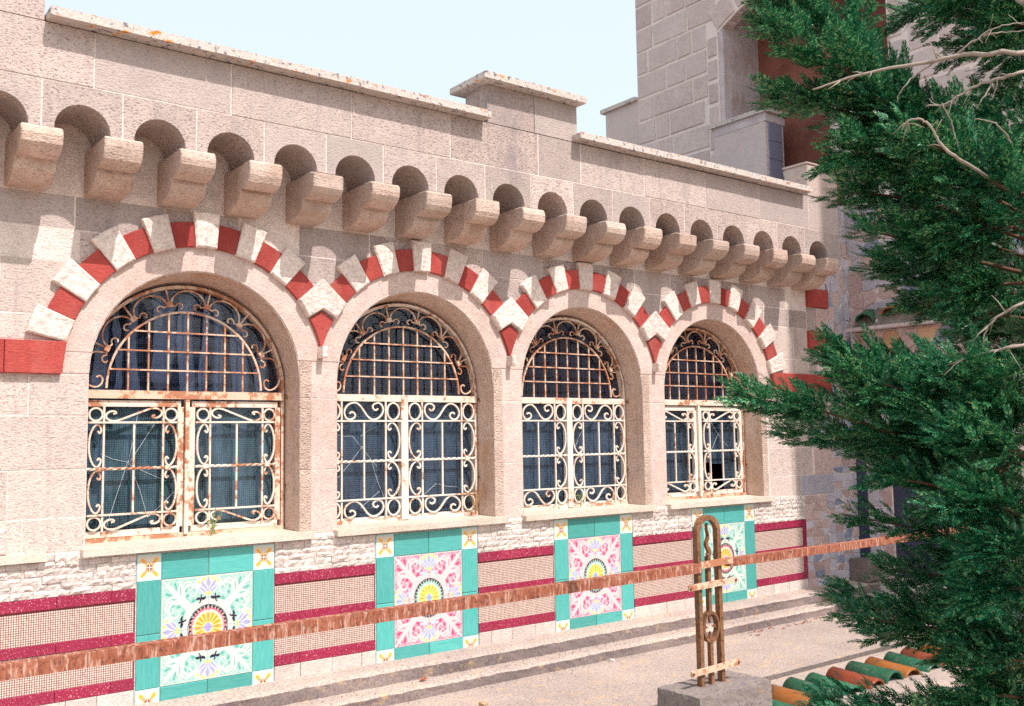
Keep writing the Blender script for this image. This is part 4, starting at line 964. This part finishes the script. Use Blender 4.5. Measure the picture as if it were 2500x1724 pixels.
# ------------------------------------------------------------------ the cypress
TREE = (1.88, -4.09)
BOUGHS = [[(1.881, -4.147, 1.298), (1.439, -3.823, 1.615), (1.174, -3.749, 1.799), (0.919, -3.672, 1.892)], [(1.891, -4.139, 1.236), (1.358, -3.866, 1.535), (1.113, -3.784, 1.671), (0.909, -3.703, 1.745)], [(1.899, -4.132, 1.187), (1.501, -3.847, 1.476), (1.261, -3.721, 1.557), (1.08, -3.587, 1.594)], [(1.906, -4.126, 1.137), (1.455, -3.932, 1.345), (1.262, -3.849, 1.39), (1.143, -3.763, 1.378)], [(1.912, -4.121, 1.087), (1.589, -3.892, 1.245), (1.445, -3.774, 1.302), (1.36, -3.65, 1.329)], [(1.92, -4.113, 1.011), (1.521, -3.945, 1.088), (1.352, -3.886, 1.129), (1.232, -3.809, 1.163)], [(1.924, -4.108, 0.96), (1.695, -3.89, 1.022), (1.574, -3.796, 1.064), (1.484, -3.656, 1.109)], [(1.93, -4.101, 0.884), (1.688, -3.977, 0.92), (1.58, -3.893, 0.948), (1.514, -3.777, 0.964)], [(1.87, -4.155, 1.359), (1.826, -3.881, 1.54), (1.722, -3.729, 1.617), (1.599, -3.606, 1.571)], [(1.891, -4.139, 1.236), (1.503, -4.122, 1.273), (1.353, -4.08, 1.283), (1.251, -4.003, 1.273)], [(1.912, -4.121, 1.087), (1.529, -4.115, 1.145), (1.387, -4.077, 1.135), (1.294, -4.006, 1.102)], [(1.92, -4.113, 1.011), (1.501, -4.129, 0.985), (1.416, -4.077, 0.974), (1.325, -4.016, 0.951)], [(1.924, -4.068, 0.337), (1.42, -3.903, 0.511), (1.122, -3.738, 0.623), (0.9, -3.541, 0.688)], [(1.931, -4.072, 0.438), (1.498, -3.93, 0.619), (1.301, -3.816, 0.73), (1.152, -3.699, 0.809)], [(1.928, -4.07, 0.387), (1.371, -4.051, 0.558), (1.185, -3.946, 0.674), (1.04, -3.826, 0.74)], [(1.921, -4.067, 0.299), (1.563, -3.82, 0.433), (1.351, -3.678, 0.532), (1.168, -3.514, 0.586)], [(1.916, -4.066, 0.249), (1.411, -4.02, 0.362), (1.247, -3.944, 0.424), (1.176, -3.825, 0.435)], [(1.909, -4.065, 0.187), (1.656, -3.913, 0.208), (1.527, -3.778, 0.264), (1.358, -3.605, 0.313)], [(1.934, -4.075, 0.501), (1.408, -4.129, 0.635), (1.267, -4.101, 0.701), (1.214, -4.005, 0.75)], [(1.927, -4.069, 0.374), (1.311, -4.186, 0.492), (1.233, -4.151, 0.525), (1.126, -4.066, 0.56)], [(1.912, -4.065, 0.212), (1.301, -4.182, 0.343), (1.161, -4.146, 0.38), (1.111, -4.052, 0.368)], [(1.898, -4.064, 0.101), (1.707, -3.919, 0.093), (1.576, -3.782, 0.123), (1.493, -3.639, 0.133)], [(1.882, -4.064, 0.005), (1.614, -3.896, -0.009), (1.461, -3.722, 0.036), (1.347, -3.54, 0.059)], [(1.874, -4.065, -0.043), (1.51, -3.947, -0.018), (1.369, -3.801, 0.003), (1.264, -3.631, 0.023)], [(1.865, -4.066, -0.09), (1.609, -3.919, -0.089), (1.526, -3.759, -0.072), (1.437, -3.607, -0.054)], [(1.86, -4.066, -0.114), (1.481, -4.05, -0.095), (1.401, -4.0, -0.058), (1.394, -3.871, -0.066)], [(1.837, -4.069, -0.218), (1.291, -3.99, -0.207), (1.122, -3.812, -0.197), (1.03, -3.678, -0.194)], [(1.829, -4.07, -0.252), (1.366, -4.101, -0.144), (1.29, -4.073, -0.137), (1.251, -4.003, -0.144)], [(1.818, -4.072, -0.297), (1.164, -4.001, -0.213), (1.034, -3.903, -0.221), (0.955, -3.783, -0.216)], [(1.892, -4.064, 0.065), (1.286, -4.198, 0.156), (1.203, -4.155, 0.16), (1.155, -4.07, 0.135)], [(1.904, -4.065, 0.15), (1.314, -4.232, 0.25), (1.18, -4.203, 0.279), (1.136, -4.12, 0.256)], [(1.74, -4.272, 2.021), (1.592, -4.12, 1.925), (1.478, -3.989, 1.893), (1.414, -3.837, 1.855)], [(1.799, -4.239, 1.86), (1.643, -4.139, 1.83), (1.558, -4.055, 1.787), (1.525, -3.956, 1.749)], [(1.814, -4.23, 1.816), (1.632, -4.186, 1.746), (1.616, -4.12, 1.715), (1.609, -4.06, 1.663)], [(1.931, -4.098, 0.858), (2.141, -3.885, 0.918), (2.144, -3.759, 0.93), (2.073, -3.616, 0.926)], [(1.926, -4.105, 0.935), (2.184, -3.874, 1.036), (2.17, -3.727, 1.098), (2.082, -3.56, 1.114)], [(1.937, -4.082, 0.628), (2.148, -3.874, 0.777), (2.15, -3.749, 0.815), (2.097, -3.643, 0.821)], [(1.909, -4.124, 1.112), (2.157, -3.899, 1.26), (2.143, -3.754, 1.315), (2.027, -3.54, 1.341)], [(1.869, -4.065, -0.067), (1.976, -3.896, -0.093), (1.913, -3.744, -0.041), (1.825, -3.578, -0.024)], [(1.84, -4.068, -0.207), (1.749, -3.992, -0.182), (1.705, -3.892, -0.169), (1.667, -3.821, -0.175)], [(1.883, -4.145, 1.286), (1.557, -4.032, 1.388), (1.349, -3.934, 1.476), (1.171, -3.824, 1.596)], [(1.899, -4.132, 1.187), (1.41, -4.163, 1.215), (1.269, -4.068, 1.331), (1.136, -3.978, 1.389)], [(1.906, -4.126, 1.137), (1.851, -3.92, 1.274), (1.75, -3.773, 1.387), (1.614, -3.664, 1.418)], [(1.92, -4.113, 1.011), (1.936, -3.913, 1.149), (1.847, -3.753, 1.207), (1.718, -3.634, 1.199)], [(1.936, -4.09, 0.756), (1.828, -3.996, 0.85), (1.78, -3.906, 0.908), (1.688, -3.847, 0.909)], [(1.929, -4.07, 0.4), (1.645, -3.975, 0.531), (1.521, -3.855, 0.634), (1.372, -3.715, 0.688)], [(1.923, -4.068, 0.324), (1.591, -3.996, 0.447), (1.43, -3.922, 0.499), (1.305, -3.816, 0.538)], [(1.919, -4.067, 0.274), (1.743, -3.931, 0.378), (1.678, -3.798, 0.428), (1.536, -3.659, 0.457)], [(1.931, -4.072, 0.438), (1.534, -4.134, 0.566), (1.454, -4.095, 0.625), (1.368, -4.047, 0.649)], [(1.916, -4.066, 0.249), (1.569, -4.102, 0.299), (1.485, -4.051, 0.325), (1.385, -3.973, 0.338)], [(1.901, -4.064, 0.126), (1.708, -4.032, 0.165), (1.663, -3.933, 0.185), (1.587, -3.792, 0.167)], [(1.886, -4.064, 0.029), (1.589, -4.078, 0.065), (1.496, -4.008, 0.078), (1.38, -3.901, 0.102)], [(1.876, -4.065, -0.031), (1.427, -4.148, 0.027), (1.334, -4.083, 0.03), (1.271, -3.967, 0.021)], [(1.86, -4.066, -0.114), (1.363, -4.173, -0.035), (1.275, -4.119, -0.031), (1.184, -4.057, -0.007)], [(1.848, -4.067, -0.172), (1.6, -4.06, -0.146), (1.563, -3.995, -0.175), (1.471, -3.935, -0.16)], [(1.835, -4.069, -0.23), (1.445, -4.149, -0.17), (1.403, -4.07, -0.189), (1.309, -4.005, -0.175)], [(1.824, -4.071, -0.275), (1.506, -3.935, -0.269), (1.402, -3.867, -0.276), (1.282, -3.773, -0.263)], [(1.821, -4.071, -0.286), (1.31, -3.92, -0.236), (1.203, -3.859, -0.252), (1.085, -3.771, -0.227)], [(1.776, -4.252, 1.925), (1.529, -4.191, 1.841), (1.432, -4.095, 1.814), (1.379, -3.974, 1.796)], [(1.807, -4.234, 1.838), (1.481, -4.261, 1.717), (1.407, -4.215, 1.691), (1.378, -4.137, 1.676)], [(1.753, -4.265, 1.989), (1.418, -4.265, 1.864), (1.328, -4.183, 1.835), (1.296, -4.094, 1.814)], [(1.847, -4.171, 1.467), (1.753, -4.118, 1.503), (1.699, -4.049, 1.576), (1.621, -3.984, 1.527)], [(1.865, -4.159, 1.383), (1.624, -4.166, 1.367), (1.58, -4.095, 1.414), (1.491, -4.028, 1.39)]]
DEAD = [[(1.734, -4.231, 1.693), (1.235, -4.286, 1.547), (1.121, -4.181, 1.547), (1.09, -4.119, 1.543), (1.025, -4.004, 1.543), (0.979, -3.921, 1.53), (0.938, -3.851, 1.517)], [(1.111, -4.165, 1.55), (1.13, -4.233, 1.586), (1.146, -4.279, 1.599), (1.194, -4.319, 1.605)], [(1.13, -4.233, 1.585), (1.147, -4.267, 1.584), (1.2, -4.315, 1.586)], [(1.095, -4.128, 1.544), (1.078, -4.079, 1.52), (1.045, -4.055, 1.481), (1.045, -4.032, 1.448)], [(1.749, -4.222, 1.643), (1.2, -4.298, 1.482), (1.178, -4.245, 1.477), (1.156, -4.192, 1.468), (1.143, -4.153, 1.45), (1.131, -4.119, 1.434), (1.109, -4.08, 1.438)], [(1.176, -4.243, 1.479), (1.181, -4.232, 1.451), (1.183, -4.216, 1.423)], [(1.143, -4.153, 1.45), (1.143, -4.141, 1.434), (1.132, -4.118, 1.43)], [(1.173, -4.226, 1.464), (1.149, -4.214, 1.427), (1.147, -4.196, 1.406)], [(1.442, -4.116, 1.253), (1.137, -4.157, 1.271), (1.088, -4.14, 1.299), (1.069, -4.125, 1.333), (1.052, -4.114, 1.369), (1.036, -4.095, 1.384), (1.025, -4.073, 1.38), (1.022, -4.056, 1.361)], [(1.866, -4.136, 1.029), (1.256, -4.247, 0.9), (1.21, -4.204, 0.869), (1.195, -4.167, 0.835), (1.192, -4.151, 0.788)], [(1.878, -4.121, 0.879), (1.26, -4.228, 0.79), (1.207, -4.179, 0.775), (1.173, -4.108, 0.753), (1.153, -4.066, 0.715)], [(1.128, -4.115, 1.435), (1.147, -4.125, 1.397), (1.159, -4.128, 1.365), (1.173, -4.13, 1.322)], [(1.663, -4.274, 1.908), (1.36, -4.271, 1.705), (1.294, -4.268, 1.702), (1.275, -4.246, 1.726), (1.231, -4.193, 1.768)], [(1.23, -4.243, 1.315), (1.159, -4.247, 1.344), (1.145, -4.229, 1.362), (1.128, -4.2, 1.372)]]
tree = thing('cypress_tree', 'dark green cypress tree with bare grey branches overhanging the railing', 'tree', loc=(TREE[0], TREE[1], GZ))
T0 = Vector((TREE[0], TREE[1], GZ))
def in_tree(name, verts, faces, mat, smooth=True): return mk(name, [tuple(Vector(q) - T0) for q in verts], faces, mat, tree, smooth)
v, f = tube3([(1.90, -4.08, GZ - .05), (1.91, -4.07, -.6), (1.93, -4.07, .4), (1.92, -4.10, 1.1), (1.90, -4.14, 1.9), (1.93, -4.2, 2.9), (1.95, -4.25, 3.9)], .085, .02, 12); in_tree('trunk', v, f, 'bark')
def frond_template():
    V, Q = [], []
    def kite(b, e, w_, zc):
        b = np.array(b); e = np.array(e); d = e - b; l = np.linalg.norm(d); n = np.array([-d[1], d[0], 0]) / l * w_; m_ = b + d * .45; k = len(V)
        V.extend([b, m_ - n + [0, 0, zc], e, m_ + n + [0, 0, zc]]); Q.append([k, k + 1, k + 2, k + 3])
    kite((0, 0, 0), (1, 0, -.06), .022, 0)
    for i in range(8):
        t = .06 + i * .115; L = .40 * (1 - .72 * t) + .05
        for s_ in (-1, 1):
            tt = t + (.05 if s_ > 0 else 0); a = R(44 - 12 * t); b = (tt, 0, -.06 * tt * tt); e = (tt + L * math.cos(a), s_ * L * math.sin(a), .05 * (i % 3 - 1) - .03)
            kite(b, e, .046, .012)
            m_ = (b[0] + (e[0] - b[0]) * .45, b[1] + (e[1] - b[1]) * .45, b[2] + (e[2] - b[2]) * .45); a2 = a - s_ * s_ * R(34); (i % 2 == 0) and kite(m_, (m_[0] + L * .45 * math.cos(a2), m_[1] + s_ * L * .45 * math.sin(a2), m_[2] + .03), .030, .01)
    return np.array(V), np.array(Q)
FV, FQ = frond_template()
frames = []                                                # (pos, dir, normal, size)
def unit(a): return a / (np.linalg.norm(a) + 1e-9)
def shoot(p, d, L, dens=1.0, size=.1):
    d = unit(d); n = max(3, int(L / .0118 * dens)); upv = unit(np.array([0, 0, 1.0]) + rng.normal(0, .35, 3)); side = unit(np.cross(d, upv)); nrm = np.cross(side, d)
    for i in range(n):
        t = i / n; q = p + d * L * t + np.array([0, 0, -.05 * L * t * t]); s_ = 1 if i % 2 else -1
        dd = unit(d * (1.0 + .6 * t) + side * s_ * (.75 - .3 * t) + nrm * rng.normal(.08, .28)); frames.append((q + rng.normal(0, .0035, 3), dd, unit(nrm + rng.normal(0, .45, 3)), size * (1.0 - .35 * t) * rng.uniform(.75, 1.3)))
    frames.append((p + d * L * .9, d, nrm, size))
for i in range(20):                                        # sunward side of the crown: unseen boughs added to shade the lower foliage
    zz = .55 + .95 * i / 19; tx = .95 + 1.5 * ((i * 7) % 20) / 19; ty = -4.78 - .25 * random.random() - (.1 if tx < 1.3 else 0)
    BOUGHS.append([(1.91, -4.13, zz - .3), (1.91 * .6 + tx * .4, -4.42, zz - .05), (1.91 * .25 + tx * .75, -4.68, zz + .02), (tx, ty, zz)])
for bi, b in enumerate(BOUGHS):
    pts = spline(b, 40); L = sum(np.linalg.norm(pts[i + 1] - pts[i]) for i in range(39))
    v, f = tube3([tuple(q) for q in pts[::3]], .008, .0018, 5); in_tree('branch', v, f, 'bark')
    ns = int(L * (72 if b[-1][2] > 0.0 else 50))
    for s_ in range(ns):
        t = .94 * rng.uniform(.22, 1.0) ** .85; k = min(int(t * 39), 38); p = pts[k] + (pts[k + 1] - pts[k]) * (t * 39 - k); tan = unit(pts[k + 1] - pts[k])
        rad = rng.normal(0, 1, 3); rad -= tan * (rad @ tan); rad = unit(rad); rad[2] = rad[2] * .65 + .12
        spread = (1 - t) ** .6; Ls = (.056 + .115 * spread) * (1.0 if b[-1][2] > .45 else .74) * rng.uniform(.7, 1.25)
        shoot(p + rad * .012, tan * (1.0 - .25 * spread) + rad * (.35 + .75 * spread) + np.array([0, 0, .06]), Ls, 1.0, .042 + .018 * spread)
    shoot(pts[35], pts[39] - pts[33], .065, 1.2, .034)
N = len(frames); P_ = np.array([f[0] for f in frames]); Dv = np.array([f[1] for f in frames]); Nv = np.array([f[2] for f in frames]); Sz = np.array([f[3] for f in frames])
Sd = np.cross(Nv, Dv); Sd /= np.linalg.norm(Sd, axis=1)[:, None] + 1e-9; Nv = np.cross(Dv, Sd)
AV = (P_[:, None, :] + Sz[:, None, None] * (FV[None, :, 0:1] * Dv[:, None, :] + FV[None, :, 1:2] * Sd[:, None, :] + FV[None, :, 2:3] * Nv[:, None, :])).reshape(-1, 3) - np.array(T0)
AQ = (FQ[None] + (np.arange(N) * len(FV))[:, None, None]).reshape(-1, 4)
me = bpy.data.meshes.new('crown'); me.vertices.add(len(AV)); me.vertices.foreach_set('co', AV.astype(np.float32).ravel())
me.loops.add(AQ.size); me.loops.foreach_set('vertex_index', AQ.astype(np.int32).ravel()); me.polygons.add(len(AQ)); me.polygons.foreach_set('loop_start', (np.arange(len(AQ)) * 4).astype(np.int32)); me.polygons.foreach_set('loop_total', np.full(len(AQ), 4, np.int32)); me.update(calc_edges=True); me.validate()
crown = link('crown', me, 'cypress_foliage', tree); crown['kind'] = 'stuff'
print('fronds', N, 'quads', len(AQ))
for i, d in enumerate(DEAD):
    pts = spline(d, max(10, len(d) * 4)); r0 = .0075 if i in (0,) else (.0052 if i in (4, 8, 9, 10) else (.012 if i == 12 else .0026))
    v, f = tube3([tuple(q + rng.normal(0, .0013, 3)) for q in pts], r0, max(.0012, r0 * .32), 6); in_tree('bare_branch', v, f, 'dead_wood')
    if i in (0, 4, 8, 9, 10, 1):
        for _ in range(7):
            k = rng.integers(3, len(pts) - 2); q = pts[k]; t_ = unit(pts[k + 1] - pts[k]); d_ = unit(t_ + rng.normal(0, .8, 3)); l_ = rng.uniform(.02, .07)
            v, f = tube3([tuple(q), tuple(q + d_ * l_ * .5 + rng.normal(0, .002, 3)), tuple(q + d_ * l_ + np.array([0, 0, -.006]))], r0 * .35, .0007, 5); in_tree('twig', v, f, 'dead_wood')

# ------------------------------------------------------------------ weeds, leaves, loose stones
def weed(loc, n, h, mat, label, spread=.5, leaf=.02):
    V, F = [], []
    for i in range(n):
        a = random.uniform(0, 6.28); l = h * random.uniform(.5, 1.1); p = [(0, 0, 0)]
        for j in range(1, 6): t = j / 5; p.append((math.cos(a) * spread * l * t ** 1.5 + random.uniform(-.004, .004), math.sin(a) * spread * l * t ** 1.5 * .5, l * t))
        v, f = tube3(p, .0018, .0008, 4); k = len(V); V += v; F += [[q + k for q in g_] for g_ in f]
        for j in range(5):
            q = p[random.randint(1, 5)]; th = random.uniform(0, 6.28); s_ = leaf * random.uniform(.5, 1.2); k = len(V); dx, dz = math.cos(th) * s_, abs(math.sin(th)) * s_
            V += [q, (q[0] + dx * .5 - dz * .2, q[1] - .004, q[2] + dz * .5 + dx * .2), (q[0] + dx, q[1] - .006, q[2] + dz), (q[0] + dx * .5 + dz * .2, q[1] - .002, q[2] + dz * .5 - dx * .2)]; F.append([k, k + 1, k + 2, k + 3])
    o = mk('weed', V, F, mat); o.location = loc; return tag(o, label, 'weed')
weed((.735, .10, .045), 9, .13, 'weed_green', 'small green weed rooted on the sill of the leftmost window')
weed((2.585, .10, .045), 16, .26, 'weed_dry', 'tall dry weed in the corner of the second window sill', .45, .014)
weed((3.565, .12, .045), 6, .12, 'weed_green', 'small green weed on the sill of the third window')
weed((5.03, .12, .045), 4, .06, 'weed_dry', 'tiny dry weed on the sill of the window with the broken pane')
def pebble(x, y, z, s_, mat, label):
    o = link('loose_stone', rough_block(-.5, .5, -.5, .5, 0, .6, 3, .09), mat, None, (x, y, z), (0, 0, random.uniform(0, 3)), (s_, s_ * .7, s_)); return tag(o, label, 'stone', 'loose stones on the terrace')
pebble(2.03, -.73, TZ, .045, 'ochre_facing', 'yellowish loose stone alone on the terrace paving')
pebble(3.36, -.40, TZ, .035, 'base_plate', 'white stone chip at the foot of the lower step')
for i in range(34):
    x = 4.75 + random.uniform(0, 1.1); y = -.36 - abs(random.gauss(0, .07)); s_ = random.uniform(.010, .024)
    v = [(-1, 0, 0.02), (-.2, -.4, .25), (1, 0, .1), (-.1, .45, .3)]; o = mk('dry_leaf', v, [[0, 1, 2], [0, 2, 3]], 'leaf_dry'); o.location = (x, y, TZ + .004); o.scale = (s_, s_, s_); o.rotation_euler = (0, 0, random.uniform(0, 6.3))
    md = o.modifiers.new('thickness', 'SOLIDIFY'); md.thickness = .02
    tag(o, 'brown dry leaf among the litter at the foot of the lower step', 'leaf', 'dry leaves along the step')
o = mk('dry_leaf', [(-1, 0, 0.02), (-.2, -.5, .35), (1, 0, .1), (-.1, .5, .4)], [[0, 1, 2], [0, 2, 3]], 'leaf_dry'); o.location = (1.93, -.25, -.889); o.scale = (.035, .035, .035); o.modifiers.new('thickness', 'SOLIDIFY').thickness = .02
tag(o, 'single reddish leaf lying on the tread of the lower step', 'leaf')

V, F = [], []
for i in range(1500):
    x = random.uniform(-1, 6.6)
    if i % 3 == 0: y, z = -.36 - abs(random.gauss(0, .06)), TZ
    elif i % 3 == 1: y, z = random.uniform(-1.6, -.36), TZ
    else: y, z = random.uniform(-.32, -.2), -.893
    if i % 15 == 0: y, z = random.uniform(-.17, -.02), -.803
    q = random.uniform(.0015, .006) * (1.6 if i % 17 == 0 else 1); k = len(V)
    V += [(x + q * random.uniform(.6, 1.2) * a, y + q * random.uniform(.6, 1.2) * b, z + q * c) for a, b, c in ((1, 0, .2), (0, 1, .2), (-1, 0, .2), (0, -1, .2), (.1, .1, 1))]
    F += [[k, k + 1, k + 4], [k + 1, k + 2, k + 4], [k + 2, k + 3, k + 4], [k + 3, k, k + 4]]
o = mk('grit', V, F, 'rubble'); o['kind'] = 'stuff'; tag(o, 'fine grit scattered over the terrace and the steps', 'grit')
